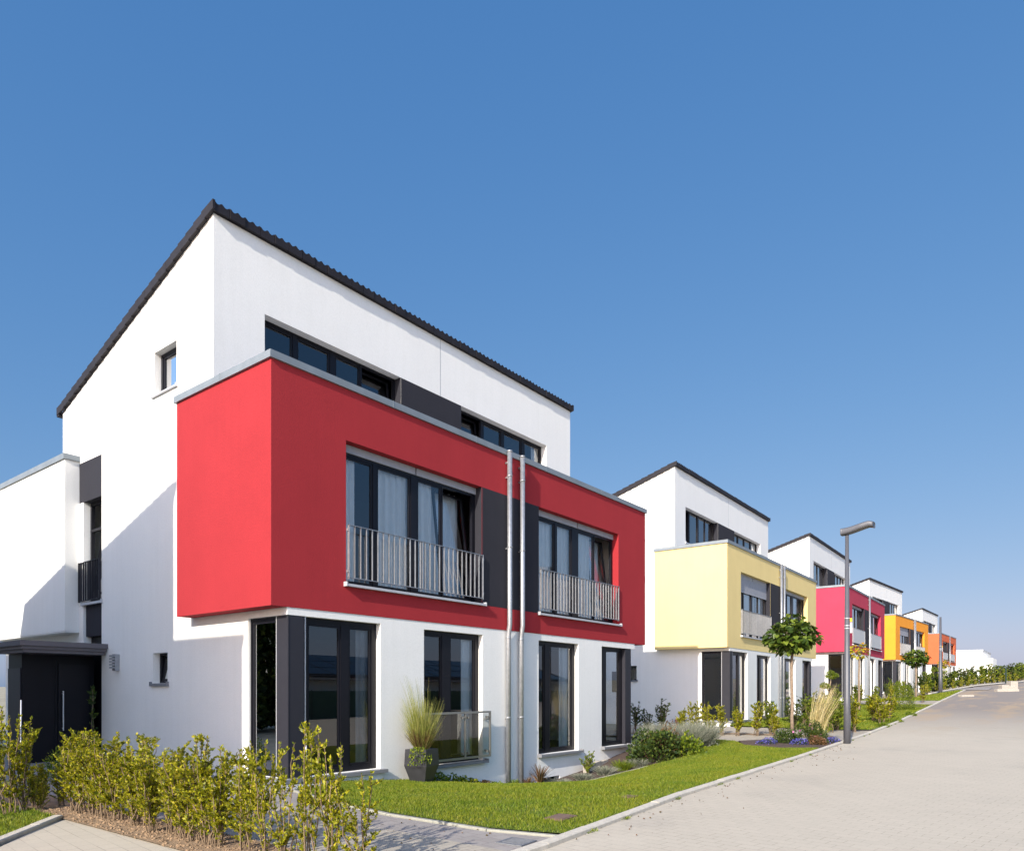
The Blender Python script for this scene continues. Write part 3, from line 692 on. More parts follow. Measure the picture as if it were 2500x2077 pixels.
# ------------------------------------------------------------------ plants
def rnd(seed): return np.random.default_rng(seed)
def unit(a): return a / np.maximum(np.linalg.norm(a, axis=-1, keepdims=True), 1e-9)
def leaves(P, A, size, asp, rng, fold=.12, up=.0):
    """pointed leaves: P base points, A direction of the blade"""
    n = len(P); A = unit(A); ref = unit(rng.normal(size=(n, 3)) + np.array([0, 0, up]))
    B = unit(np.cross(A, ref)); N = np.cross(B, A); s = (size * rng.uniform(.7, 1.25, n))[:, None]
    mid = P + A * s * .45
    return np.stack([P, mid + B * s * asp + N * s * fold, P + A * s - N * s * fold * .6, mid - B * s * asp + N * s * fold], 1)
def heart(P, A, size, rng):
    n = len(P); A = unit(A); up = np.array([0, 0, 1.0]) + rng.normal(size=(n, 3)) * .35
    B = unit(np.cross(A, up)); N = np.cross(B, A); s = (size * rng.uniform(.65, 1.2, n))[:, None]
    q = lambda a, b, c: P + A * s * a + B * s * b + N * s * c
    return np.stack([q(.08, 0, 0), q(-.03, .22, .05), q(.28, .46, .08), q(.66, .28, .02), q(1, 0, -.1), q(.66, -.28, .02), q(.28, -.46, .08), q(-.03, -.22, .05)], 1)
def shrub_mesh(name, h, r, nst, nleaf, lsize, seed, bare=.12, mat='hedge', asp=.27, spread=.16, twn=7):
    rng = rnd(seed); R = random.Random(seed); mb = MB(); P = []; A = []; Wt = []
    for i in range(nst):
        a = R.uniform(0, 6.283); rr = r * .22 * R.random() ** .5; hh = h * R.uniform(.62, 1.0)
        b = Vector((math.cos(a) * rr, math.sin(a) * rr, -.03)); a2 = R.uniform(0, 6.283); ln = spread * R.uniform(.2, 1)
        top = b + Vector((math.cos(a2) * ln * h, math.sin(a2) * ln * h, hh))
        pts = []
        for k in range(7):
            t = k / 6; p = b.lerp(top, t) + Vector((R.gauss(0, .014), R.gauss(0, .014), 0)) * (1 if 0 < k < 6 else 0); pts.append(p)
        mb.tube([tuple(p) for p in pts], [.007 * (1 - .6 * k / 6) * (h ** .5) for k in range(7)], 5, False)
        for k in range(twn):
            t = R.uniform(bare + .08, .97); p = b.lerp(top, t); a3 = R.uniform(0, 6.283)
            L = r * R.uniform(.3, .95) * (1.05 - .5 * t); d = Vector((math.cos(a3), math.sin(a3), R.uniform(.5, 1.5))).normalized()
            e = p + d * L; mb.tube([tuple(p), tuple(p.lerp(e, .5) + Vector((0, 0, .01))), tuple(e)], [.0035, .0028, .0015], 4, False)
            P.append((p, e, d)); Wt.append(L * 1.3)
        P.append((b.lerp(top, .55), top, (top - b).normalized())); Wt.append(h * .28)
        P.append((b.lerp(top, bare), b.lerp(top, .6), (top - b).normalized())); Wt.append(h * .1)
    Wt = np.array(Wt); idx = rng.choice(len(P), nleaf, p=Wt / Wt.sum())
    p0 = np.array([P[i][0] for i in range(len(P))])[idx]; p1 = np.array([P[i][1] for i in range(len(P))])[idx]; dd = np.array([P[i][2] for i in range(len(P))])[idx]
    t = rng.uniform(0.05, 1, (nleaf, 1)); pos = p0 + (p1 - p0) * t
    out = rng.normal(size=(nleaf, 3)); out[:, 2] *= .4; ax = unit(dd * .9 + unit(out) * .9 + np.array([0, 0, .25]))
    V = leaves(pos, ax, lsize, asp, rng, .12)
    return mb.mesh(name + '_stems', M['twig'], True), npmesh(name + '_leaves', V, 4, M[mat])
def mound_mesh(name, rx, ry, h, n, size, seed, mat, asp=.35, shell=.45, flat=0.0, lump=.25):
    rng = rnd(seed); d = unit(rng.normal(size=(n, 3))); d[:, 2] = np.abs(d[:, 2])
    k = unit(rng.normal(size=(9, 3))); k[:, 2] = np.abs(k[:, 2])
    b = 1 - lump + lump * 1.6 * np.max(np.maximum(d @ k.T, 0) ** 6, axis=1)
    rad = (1 - shell * rng.random(n) ** 1.6) * b
    P = d * rad[:, None] * np.array([rx, ry, h]); P[:, 2] -= .02
    A = unit(d + rng.normal(size=(n, 3)) * .7 + np.array([0, 0, .35]))
    return npmesh(name, leaves(P, A, size, asp, rng, .1), 4, M[mat])
def tuft_mesh(name, n, h, spread, wid, seed, mat, curve=.5, base=.06, seg=4, hv=.35, lean=(0, 0)):
    rng = rnd(seed); a = rng.uniform(0, 6.283, n); L = h * (1 - hv * rng.random(n)); sp = spread * rng.random(n) ** .7
    bx = np.cos(a) * base * rng.random(n); by = np.sin(a) * base * rng.random(n); V = []
    dx, dy = np.cos(a), np.sin(a); ang = rng.uniform(0, 6.283, n); px, py = np.cos(ang), np.sin(ang)
    pts = []
    for k in range(seg + 1):
        t = k / seg; o = sp * (t ** (1 + curve)) 
        pts.append(np.stack([bx + dx * o + lean[0] * t * t, by + dy * o + lean[1] * t * t, L * t * (1 - .25 * curve * (sp / max(h, .01)) * t) - .02], 1))
    W = np.stack([px, py, np.zeros(n)], 1) * wid
    for k in range(seg):
        w0 = 1 - .8 * k / seg; w1 = 1 - .8 * (k + 1) / seg
        V.append(np.stack([pts[k] - W * w0, pts[k] + W * w0, pts[k + 1] + W * w1, pts[k + 1] - W * w1], 1))
    V = np.concatenate(V); return npmesh(name, V, 4, M[mat])
ORD = 'first second third fourth fifth sixth seventh eighth ninth tenth eleventh twelfth thirteenth fourteenth fifteenth sixteenth seventeenth eighteenth nineteenth twentieth'.split()
for tens, t in ((20, 'twenty'), (30, 'thirty')):
    ORD += [f'{t}-{o}' for o in ORD[:9]] + ([{20: 'thirtieth', 30: 'fortieth'}[tens]])
def plant(kind, label, cat, x, y, meshes, rz=0, s=1, sz=None, group=None, z=None):
    t = thing(kind, label, cat, (x, y, (g1(x, y) if z is None else z)), rz, group); t.scale = (s, s, sz or s)
    for nm, me in meshes:
        if me is not None: link(nm, me, t)
    return t

# ---- near hedge along the bare soil strip
hv = [shrub_mesh('hedge_a%d' % i, 1.08, .28, 9, 3300, .033, 10 + i, .12, 'hedge', .27, [.12, .2, .16][i % 3], 11) for i in range(6)]
tv = [shrub_mesh('hedge_t%d' % i, 1.15, .3, 6, 1500, .035, 30 + i, .1, 'hedge', .26, .2, 6) for i in range(3)]
rr = random.Random(5); ys = []; y = 4.72
while y < 10.55: ys.append(y); y += .235 if y > 6.4 else .31
for i, y in enumerate(ys):
    loose = y < 6.45; v = (tv[i % 3] if loose else hv[i % 6])
    s = 1.0 + rr.uniform(-.08, .07); hz = s * (.84 if y < 5.0 else rr.uniform(.88, 1.18) if 5.0 < y < 6.45 else rr.uniform(.93, 1.04))
    if y > 9.6: hz *= 1.08
    plant('hedge_shrub', f'yellow-green hedge shrub on the sandy soil strip, {ORD[i]} from the street', 'shrub', 3.98 + rr.uniform(-.07, .09), y + rr.uniform(-.04, .04),
          [('stem', v[0]), ('foliage', v[1])], rr.uniform(0, 6.28), s * (1.0 if loose else 1.18), hz, 'hedge shrubs along the sandy soil strip')
lo = [(3.75, 11.15, .55), (3.95, 11.45, .6), (3.72, 10.85, .5), (4.0, 10.95, .62)]
for i, (x, y, s) in enumerate(lo):
    v = hv[(i + 2) % 6]; plant('hedge_shrub', f'low young hedge shrub beside the left lawn, {ORD[i]} of the low ones', 'shrub', x, y, [('stem', v[0]), ('foliage', v[1])], i * 1.7, s * 1.1, s, 'low shrubs at the far end of the near hedge')
for i, (x, y, hz) in enumerate([(3.32, 10.72, 1.2), (3.55, 10.8, 1.3), (3.22, 11.0, 1.25)]):
    v = tv[i]; plant('hedge_shrub', ['tall loose hedge shrub cut by the left edge of the photo', 'tallest loose hedge shrub in front of the dark porch', 'loose hedge shrub at the very left edge, farthest of the near hedge'][i], 'shrub', x, y, [('stem', v[0]), ('foliage', v[1])], i * 2.1, 1.3, hz * 1.0, 'tall loose shrubs at the left edge')
for i, (x, y, h, lb) in enumerate([(4.05, 5.55, 1.22, 'thin pale garden stake rising from the near end of the hedge'), (3.5, 10.9, 1.48, 'thin pale garden stake between the tall shrubs at the left edge')]):
    tag_ = MB().tube([(0, 0, -.05), (.01, 0, h)], .009, 6).mesh('stake', M['wsill'], True); thing('garden_stake', lb, 'stake', (x, y, g1(x, y)), 0, 'thin garden stakes', tag_)

# ---- grass blades
def inpoly(px, py, pts):
    c = np.zeros(len(px), bool); n = len(pts); j = n - 1
    for i in range(n):
        xi, yi = pts[i]; xj, yj = pts[j]
        c ^= ((yi > py) != (yj > py)) & (px < (xj - xi) * (py - yi) / (yj - yi + 1e-12) + xi); j = i
    return c
def grass(name, pts, dens, h, wid, seed, off=.025, holes=()):
    rng = rnd(seed); xs = [p[0] for p in pts]; ys_ = [p[1] for p in pts]
    n = int((max(xs) - min(xs)) * (max(ys_) - min(ys_)) * dens)
    x = rng.uniform(min(xs), max(xs), n); y = rng.uniform(min(ys_), max(ys_), n); k = inpoly(x, y, pts)
    for hx0, hx1, hy0, hy1 in holes: k &= ~((x > hx0) & (x < hx1) & (y > hy0) & (y < hy1))
    x, y = x[k], y[k]; n = len(x); z = G(x, y) + off
    cl = .5 + .5 * np.sin(x * 3.1 + np.sin(y * 2.3) * 2) * np.sin(y * 2.7 + np.cos(x * 1.9)); H_ = h * rng.uniform(.5, 1.15, n) * (.75 + .5 * cl)
    a = rng.uniform(0, 6.283, n); l = rng.uniform(.1, .9, n) * H_; b = rng.uniform(0, 6.283, n)
    P = np.stack([x, y, z], 1); W = np.stack([np.cos(b), np.sin(b), np.zeros(n)], 1) * wid
    T = P + np.stack([np.cos(a) * l, np.sin(a) * l, H_], 1)
    me = npmesh(name, np.stack([P - W, P + W, T], 1), 3, M['grass'])
    o = link('grass', me, None, kind='stuff', label=name, category='grass'); return o
grass('short lawn grass in front of the red house', lawn1, 3600, .042, .0055, 1, holes=[(7.18, 7.60, 4.83, 5.12)])
grass('short lawn grass at the left edge of the photo', [(1.65, 9.75), (2.6, 8.85), (3.2, 9.6), (3.62, 10.1), (3.62, 11.6), (2.9, 13.5), (1.2, 14.5), (-3, 14), (-1, 10.1)], 2600, .045, .0065, 2)
grass('lawn grass in front of the pale yellow house', [(29.6, 5.95), (47, 6.2), (47, 10.7), (27.7, 10.7), (27.7, 9.2)], 500, .07, .014, 3)
grass('lawn grass in front of the crimson house', [(51, 6.4), (66, 6.7), (66, 7.2), (61, 10), (51, 11)], 260, .08, .02, 4)
# weeds between verge and street
for i, (x, y, r, lb) in enumerate([(34.5, 5.95, .5, 'green weeds spilling over the kerb near the loose shrub'), (38.5, 6.0, .45, 'green weeds on the kerb before the conifer'), (31.5, 5.9, .35, 'small patch of weeds on the kerb past the street lamp')]):
    plant('weed_patch', lb, 'weeds', x, y, [('foliage', mound_mesh('weed%d' % i, r, r * .6, .16, 260, .09, 80 + i, 'hedge_mid', .15))], group='weeds along the kerb')

# ---- gravel at the house corner, soil clods
def pebbles(name, pts, dens, size, seed, mat, lab):
    rng = rnd(seed); xs = [p[0] for p in pts]; ys_ = [p[1] for p in pts]; n = int((max(xs) - min(xs)) * (max(ys_) - min(ys_)) * dens)
    x = rng.uniform(min(xs), max(xs), n); y = rng.uniform(min(ys_), max(ys_), n); k = inpoly(x, y, pts); x, y = x[k], y[k]; n = len(x)
    P = np.stack([x, y, G(x, y) + .02], 1); s = size * rng.uniform(.4, 1.3, n)[:, None]
    ax = [unit(rng.normal(size=(n, 3))) for _ in range(2)]; a = ax[0]; b = unit(np.cross(a, ax[1])); c = np.cross(a, b)
    v = [P + a * s, P + b * s * .8, P - a * s, P - b * s * .8, P + c * s * .6, P - c * s * .6]
    T = [(0, 1, 4), (1, 2, 4), (2, 3, 4), (3, 0, 4), (1, 0, 5), (2, 1, 5), (3, 2, 5), (0, 3, 5)]
    me = npmesh(name, np.concatenate([np.stack([v[i] for i in t], 1) for t in T]), 3, M[mat])
    link(name, me, None, kind='stuff', label=lab, category=name)
pebbles('gravel', [(6.6, 10.0), (7.05, 10.35), (7.3, 10.45), (8.5, 10.45), (7.6, 10.0), (7.0, 9.85)], 1400, .022, 3, 'gravel', 'grey slate gravel at the foot of the red house corner')
pebbles('gravel', [(6.7, 10.4), (7.24, 10.5), (7.24, 17.5), (6.9, 17.5)], 500, .022, 5, 'gravel', 'grey slate gravel strip along the white gable')
pebbles('soil', [(3.64, 4.3), (4.33, 4.3), (4.33, 11), (3.64, 11)], 420, .022, 4, 'soil', 'crumbs of dry sandy soil under the near hedge')

# ---- planter with ornamental grass
px_, py_ = 10.12, 10.12; pz = g1(px_, py_)
m = MB()
for k, (w0, w1, z0, z1) in enumerate(((.15, .25, 0, .36), (.25, .235, .36, .68))):
    m.hull8([(-w0, -w0, z0), (w0, -w0, z0), (w0, w0, z0), (-w0, w0, z0), (-w1, -w1, z1), (w1, -w1, z1), (w1, w1, z1), (-w1, w1, z1)])
m.box(-.2, .2, -.2, .2, .68, .684)
pot = thing('planter', 'tall black faceted plant pot standing by the wall of the red house', 'plant pot', (px_, py_, pz), .25, None, m.mesh('planter', M['pot']))
tf = tuft_mesh('reed', 1000, 1.08, .40, .0042, 7, 'reed', .15, .13, 5, .72)
tp_ = tuft_mesh('plume', 90, 1.5, .24, .005, 17, 'reed', .2, .1, 5, .35, (-.12, .05)); tb = tuft_mesh('reedb', 700, .46, .26, .0055, 8, 'rust', .1, .13, 3, .45)
plant('ornamental_grass', 'tall feathery ornamental grass growing in the black pot', 'ornamental grass', px_, py_, [('blades', tf), ('old_growth', tb), ('plumes', tp_)], 0, 1, None, None, pz + .66)
mi = mound_mesh('ivy_pot', .3, .3, .34, 420, .04, 9, 'hedge_mid', .45, .25)
plant('ivy', 'ivy trailing over the left side of the black pot', 'ivy', px_ - .18, py_ - .16, [('leaves', mi)], 0, .75, 1.1, None, pz + .42)
ir = random.Random(3)
for i in range(7):
    x = 10.45 + i * .36; y = 10.36 - .02 * i
    plant('ivy', f'low ivy clump along the red house wall, {ORD[i]} from the black pot', 'ivy', x, y, [('leaves', mound_mesh('ivy%d' % i, .26, .16, .26 - .022 * i, 260, .05, 90 + i, ['hedge_mid', 'hedge', 'rust'][i % 3 if i > 3 else 0], .42, .5))], ir.random() * 6, 1, None, 'low clumps at the foot of the wall')
# ferns by the downpipes
for i, (x, y, h, mt, lb) in enumerate([(13.35, 10.3, .28, 'hedge_mid', 'small bright fern at the foot of the left downpipe'), (14.3, 10.25, .62, 'rust', 'tall reddish fern beside the cellar window'), (13.9, 10.3, .3, 'rust', 'short rusty fern right of the downpipes')]):
    plant('fern', lb, 'fern', x, y, [('fronds', tuft_mesh('fern%d' % i, 60, h, h * .75, .018, 60 + i, mt, .9, .03, 4, .3))], group='ferns by the downpipes')
# ---- planting bed of the red house
bed = [(15.0, 10.1, .28, .20, 'silver', 'small silver herb right of the cellar window'), (15.6, 9.85, .3, .24, 'silver', 'silver lavender cushion on the edging stone'),
       (16.3, 9.6, .34, .30, 'silver', 'round silver cushion plant in the middle of the bed'), (16.9, 9.4, .3, .34, 'hedge_mid', 'bright green grassy plant between silver cushions'),
       (17.3, 9.15, .3, .28, 'silver', 'grey herb cushion before the big dark bush')]
for i, (x, y, r, h, mt, lb) in enumerate(bed):
    me = tuft_mesh('bed%d' % i, 420, h, r, .009, 100 + i, mt, .6, r * .55, 3, .4)
    plant('bed_plant', lb, 'plant', x, y, [('foliage', me)], group='small plants in the bed of the red house')
yb = shrub_mesh('yellowbush', .62, .3, 8, 500, .055, 71, .1, 'hedge_mid', .3, .3)
plant('garden_shrub', 'small yellow-green shrub in front of the low stone edging', 'shrub', 16.35, 10.15, [('stem', yb[0]), ('foliage', yb[1])])
# dark bush, rusty bush, silver lavender
db = mound_mesh('darkbush', .95, .75, .82, 2600, .085, 72, 'hedge_dark', .4, .35, lump=.35)
plant('garden_shrub', 'large dark green bush at the end of the planting bed', 'shrub', 18.25, 9.1, [('foliage', db)])
rb = mound_mesh('rustbush', .7, .55, .92, 1900, .05, 73, 'rust', .3, .4, lump=.4)
plant('garden_shrub', 'reddish brown bush growing out of the dark green one', 'shrub', 18.55, 9.0, [('foliage', rb)])
gb = mound_mesh('midbush', .5, .42, .6, 900, .08, 78, 'hedge_mid', .38, .4, lump=.4)
plant('garden_shrub', 'bright green leafy bush in front of the rusty one', 'shrub', 18.75, 8.45, [('foliage', gb)])
for i, (x, y, h, r, lb) in enumerate([(19.7, 8.85, .9, .62, 'large silvery flowering bush left of the pale path'), (20.5, 8.7, .85, .6, 'silvery grey bush nearest the pale path'), (20.9, 9.3, .7, .5, 'silvery grey bush at the back beside the path'), (19.4, 9.6, .95, .5, 'silvery bush behind the reddish brown one')]):
    s1 = tuft_mesh('silver%d' % i, 1300, h, r, .007, 74 + i, 'silver', .35, .25, 4, .55); s2 = mound_mesh('silverm%d' % i, r * .8, r * .7, h * .62, 900, .05, 174 + i, 'silver', .2, .5)
    plant('lavender_bush', lb, 'shrub', x, y, [('foliage', s2), ('flower_stems', s1)], i, group='silvery bushes at the end of the bed')
m = MB()
for i in range(9): m.box(i * .16, i * .16 + .152, -.06, .06, -.3, .22 + .01 * (i % 3))
thing('stone_edging', 'low pale palisade stone edging in the planting bed', 'stone edging', (16.45, 10.3, g1(16.7, 10.2)), .12, None, m.mesh('edging_stones', M['stone']))

# ---- flower bed by the lamp
def blooms(nm, rx, ry, h, n, seed, mat, size=.035): return mound_mesh(nm, rx, ry, h, n, size, seed, mat, .45, .25)
for i, (x, y, r, lb) in enumerate([(21.55, 7.15, .34, 'blue lobelia clump at the left end of the flower bed'), (21.75, 6.25, .3, 'blue lobelia clump in front of the dark rose bush'), (22.95, 5.72, .32, 'blue lobelia clump right beside the straw grass')]):
    plant('blue_flowers', lb, 'flowers', x, y, [('leaves', mound_mesh('lobl%d' % i, r, r * .8, .17, 220, .045, 110 + i, 'hedge_dark')), ('petals', blooms('lob%d' % i, r * 1.03, r * .85, .21, 430, 120 + i, 'blue'))], group='blue flowers in the bed by the lamp')
for i, (x, y, r, h, mt, lb) in enumerate([(22.35, 6.15, .52, .68, 'hedge_dark', 'round dark rose bush with pink flowers beside the street lamp'), (22.1, 6.75, .42, .42, 'hedge_dark', 'lower dark green bush left of the rose bush'), (22.05, 5.85, .3, .3, 'rust', 'low brownish plant in front of the rose bush')]):
    p = [('foliage', mound_mesh('fb%d' % i, r, r * .9, h, 1500, .05, 130 + i, mt, .4, .4))]
    if i == 0: p.append(('petals', mound_mesh('fbp', r, r * .9, h * 1.02, 16, .07, 140, 'pinkp', .5, .05)))
    plant('garden_shrub', lb, 'shrub', x, y, p)
st = tuft_mesh('straw', 210, 1.9, .30, .009, 75, 'straw', .3, .17, 5, .4, (.24, -.30)); sg = tuft_mesh('strawb', 500, .6, .35, .008, 76, 'hedge_mid', .5, .18, 3, .4)
plant('feather_grass', 'tall straw coloured feather grass left of the street lamp', 'ornamental grass', 22.85, 6.1, [('stalks', st), ('blades', sg)])

# ---- hedge shrubs in front of the pale yellow house
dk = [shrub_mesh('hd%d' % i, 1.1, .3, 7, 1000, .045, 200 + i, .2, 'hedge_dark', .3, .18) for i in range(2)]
md = [shrub_mesh('hm%d' % i, 1.1, .3, 7, 1500, .045, 210 + i, .16, 'hedge', .3, .18) for i in range(4)]
mg = [shrub_mesh('hg%d' % i, 1.15, .34, 9, 2000, .048, 220 + i, .06, 'hedge_mid', .3, .16) for i in range(3)]
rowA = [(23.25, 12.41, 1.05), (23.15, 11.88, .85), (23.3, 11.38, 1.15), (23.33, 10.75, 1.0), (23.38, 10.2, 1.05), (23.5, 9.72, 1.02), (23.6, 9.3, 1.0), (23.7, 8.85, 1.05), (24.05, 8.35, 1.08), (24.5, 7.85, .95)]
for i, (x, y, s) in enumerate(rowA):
    v = dk[i % 2] if i < 3 else md[i % 4]; lb = (f'sparse hedge shrub with shade-darkened leaves beside the pale yellow house, {ORD[i]} from the wall' if i < 3 else f'sunlit hedge shrub before the pale yellow house, {ORD[i - 3]} from the wall')  # shrubs nearest the wall use darker leaves, shade put into the colour
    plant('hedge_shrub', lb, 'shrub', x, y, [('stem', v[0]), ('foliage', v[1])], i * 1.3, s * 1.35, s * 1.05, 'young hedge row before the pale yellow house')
rowB = [(25.2, 8.2, 1.15, 'm', 'narrow upright green shrub just left of the broad leaved tree trunk'), (27.5, 8.1, 1.25, 'd', 'dark green upright shrub right of the broad leaved tree trunk'), (28.6, 7.9, 1.25, 'm', 'green upright shrub behind the straw grass'),
        (28.9, 7.0, 1.3, 'm', 'bright green shrub between straw grass and street lamp'), (27.6, 6.9, 1.2, 'm', 'bright green shrub directly behind the street lamp'), (28.2, 6.2, 1.22, 'h', 'bushy yellow-green shrub just right of the street lamp'), (29.4, 8.3, 1.2, 'd', 'dark shrub at the back behind the street lamp')]
for i, (x, y, s, k, lb) in enumerate(rowB):
    v = {'m': mg[i % 3], 'd': dk[i % 2], 'h': md[1]}[k]; fo = v[1]
    plant('hedge_shrub', lb, 'shrub', x, y, [('stem', v[0]), ('foliage', fo)], i, s * 1.25, s, 'tall shrubs around the street lamp')
# loose shrub, conifer, bed beyond the lamp
for i, (x, y, s, lb, v) in enumerate([(32.9, 6.15, 1.15, 'loose yellow-green shrub at the kerb beyond the street lamp', md[0]), (34.2, 6.7, 1.2, 'second loose shrub behind the one at the kerb', md[2]), (35.8, 6.5, 1.05, 'lighter shrub between the loose shrub and the conifer', md[1]), (36.9, 7.3, 1.1, 'shrub close behind the conifer on its left', mg[2])]):
    plant('garden_shrub', lb, 'shrub', x, y, [('stem', v[0]), ('foliage', v[1])], i * 2, s * 1.7, s, 'loose shrubs beyond the lamp')
cn = mound_mesh('conifer', .55, .5, 1.35, 3000, .07, 77, 'hedge_mid', .16, .4, lump=.15)
plant('conifer', 'dense rounded green conifer beside the kerb', 'conifer', 42.2, 6.95, [('foliage', cn)], 0, 1.15)
for i, (x, y) in enumerate([(40.6, 10.3), (41.3, 10.1), (42.2, 10.2), (43.5, 9.9), (44.8, 9.8), (46.2, 9.9), (47.3, 9.2), (47.9, 8.4), (48.4, 7.6), (48.8, 7.0), (52.5, 9.6), (54, 9.7), (55.6, 9.8), (57.3, 9.8), (59, 9.7), (60.5, 9.5)]):
    v = (md + dk + mg)[(i * 4) % 9]; plant('hedge_shrub', f'thin shrub in the gardens past the conifer, {ORD[i]} going up the street', 'shrub', x, y, [('stem', v[0]), ('foliage', v[1])], i * 1.1, 1.25, 1.1 + .1 * (i % 3), 'thin shrubs in the far front gardens')
for i, (x, y) in enumerate([(38.9, 10.6), (39.6, 10.4)]):
    v = dk[i]; plant('garden_shrub', ['dark low shrub at the corner of the crimson house', 'dark low shrub beside the first at the crimson house'][i], 'shrub', x, y, [('stem', v[0]), ('foliage', v[1])], i, 1.1)
# far hedge where the street bends
fh = [shrub_mesh('fh%d' % i, 1.45, .5, 8, 1500, .085, 230 + i, .04, ['hedge_dark', 'hedge_mid'][i % 2], .3, .16) for i in range(4)]
fy = [shrub_mesh('fy%d' % i, 1.1, .3, 5, 320, .08, 240 + i, .1, 'hedge', .3, .18) for i in range(2)]
n = 30
for i in range(n):
    t = (i / (n - 1)) ** 1.15; x = 67.2 + 50 * t; y = float(np.interp(x, [67, 78, 90, 118], [9.7, 7.2, 4.8, 3.9]))
    v = fh[(i * 7) % 4]; s = 1.0 + .22 * math.sin(i * 2.4) * .5 + .1 * t
    plant('hedge_shrub', f'dense far hedge shrub where the street bends, {ORD[i]} from the orange red house', 'shrub', x, y, [('stem', v[0]), ('foliage', v[1])], i, 1.7, s * 1.2, 'far hedge at the bend of the street')
for i in range(14):
    x = 67 + i * 1.75; y = float(np.interp(x, [67, 78, 90, 118], [9.2, 6.75, 4.45, 3.5])); v = fy[i % 2]
    plant('young_shrub', f'thin yellowish shrub at the far hedge foot, {ORD[i]} from the left', 'shrub', x, y, [('stem', v[0]), ('foliage', v[1])], i, 1.0, .95, 'thin young plants before the far hedge')

# ---- trees
def tree(label, x, y, zc, rx, rz_, n, size, seed, mat, trunk_r, drop=.35, dense=1.0):
    z0 = g1(x, y); rng = rnd(seed); R = random.Random(seed); t = thing('tree', label, 'tree', (x, y, z0))
    c = Vector((0, 0, zc - z0)); m = MB(); hb = c.z - rz_ * .75
    pts = [(0, 0, -.1)] + [(R.gauss(0, .012), R.gauss(0, .012), hb * k / 6) for k in range(1, 6)] + [(0, 0, hb), (0, 0, c.z)]
    m.tube(pts, [trunk_r * 1.25, trunk_r * 1.1, trunk_r, trunk_r * .97, trunk_r * .94, trunk_r * .9, trunk_r * .95, trunk_r * .4], 10)
    tips = []
    for k in range(16):
        a = R.uniform(0, 6.283); e = R.uniform(-.2, 1.0); L = R.uniform(.6, .95)
        q = Vector((math.cos(a) * rx * L * math.cos(e), math.sin(a) * rx * L * math.cos(e), c.z + rz_ * L * math.sin(e)))
        b = Vector((0, 0, hb + R.uniform(0, .25) * rz_)); mid = b.lerp(q, .5) + Vector((0, 0, .12 * rx))
        m.tube([tuple(b), tuple(mid), tuple(q)], [trunk_r * .32, trunk_r * .2, .006], 5, False)
    m.build('trunk', M['bark'], t, True)
    d = unit(rng.normal(size=(n, 3))); rad = 1 - .5 * rng.random(n) ** 1.8
    k = unit(rng.normal(size=(14, 3))); b = .78 + .34 * np.max(np.maximum(d @ k.T, 0) ** 8, axis=1)
    P = d * (rad * b)[:, None] * np.array([rx, rx, rz_]); rr_ = np.hypot(P[:, 0], P[:, 1])
    P[:, 2] -= drop * (rr_ / rx) ** 2 * rz_ * (d[:, 2] > -.2)
    keep = rng.random(n) < dense; P = P[keep]; d = d[keep]; n = len(P)
    o = d.copy(); o[:, 2] = o[:, 2] * .3 - .45; A = unit(o + rng.normal(size=(n, 3)) * .35)
    link('crown', npmesh('crown', heart(P + np.array(c), A, size, rng), 8, M[mat]), t)
tree('young globe tree with broad dark green leaves in front of the pale yellow house', 26.9, 8.0, 3.62, .92, .70, 1100, .2, 301, 'catalpa', .052, .32)
tree('small globe tree with sparse yellow leaves right of the street lamp', 41.5, 8.9, 3.72, .5, .42, 95, .17, 302, 'autumn', .05, .2)
tree('compact dark green globe tree in front of the amber yellow house', 58.0, 8.7, 4.0, .8, .66, 900, .18, 303, 'catalpa', .06, .3)
tree('tiny globe tree with yellow leaves in front of the orange red house', 75.0, 9.05, 4.05, .45, .42, 110, .18, 304, 'autumn', .05, .2)
def topiary(label, x, y, s):
    t = thing('topiary', label, 'topiary', (x, y, g1(x, y)), 0, 'cloud pruned topiaries'); t.scale = (s, s, s); m = MB()
    m.tube([(0, 0, -.05), (.05, 0, .8), (-.02, .05, 1.25), (.02, 0, 1.75)], [.04, .035, .03, .02], 7); m.tube([(.04, 0, .85), (-.12, .12, 1.1), (-.18, .18, 1.3)], [.025, .02, .015], 6)
    m.build('trunk', M['bark'], t, True)
    for i, (a, b, z, r) in enumerate([(.02, 0, 1.75, .28), (-.2, .2, 1.28, .22)]):
        me = mound_mesh('top%d' % i, r, r, r, 700, .05, 310 + i, 'hedge_mid', .2, .4); o = link('foliage', me, t); o.location = (a, b, z - .05)
        me2 = mound_mesh('topb%d' % i, r, r, r * .6, 500, .05, 320 + i, 'hedge_mid', .2, .4); o = link('foliage', me2, t); o.location = (a, b, z); o.rotation_euler = (math.pi, 0, 0)
topiary('cloud pruned topiary with two green balls beside the crimson house', 39.9, 9.9, 1.15)
topiary('cloud pruned topiary with two green balls beside the orange red house', 74.2, 9.7, 1.15)
cr = shrub_mesh('climber', 1.75, .2, 2, 150, .09, 330, .0, 'hedge_dark', .33, .03, 6)
plant('climbing_plant', 'slender dark climbing plant against the white gable near the porch', 'climbing plant', 7.0, 17.45, [('stem', cr[0]), ('foliage', cr[1])], 0, 1, 1.0)
for i, (x, y, r, h, mt, lb) in enumerate([(5.9, 15.6, .35, .35, 'silver', 'silver cushion plant left of the near hedge by the porch path'), (6.3, 16.3, .3, .4, 'silver', 'second silver cushion plant close to the porch'), (5.4, 14.8, .3, .5, 'hedge_mid', 'bright green plant before the silver cushions by the porch')]):
    plant('bed_plant', lb, 'plant', x, y, [('foliage', mound_mesh('pp%d' % i, r, r, h, 700, .06, 340 + i, mt, .22, .5))], group='plants by the porch path')
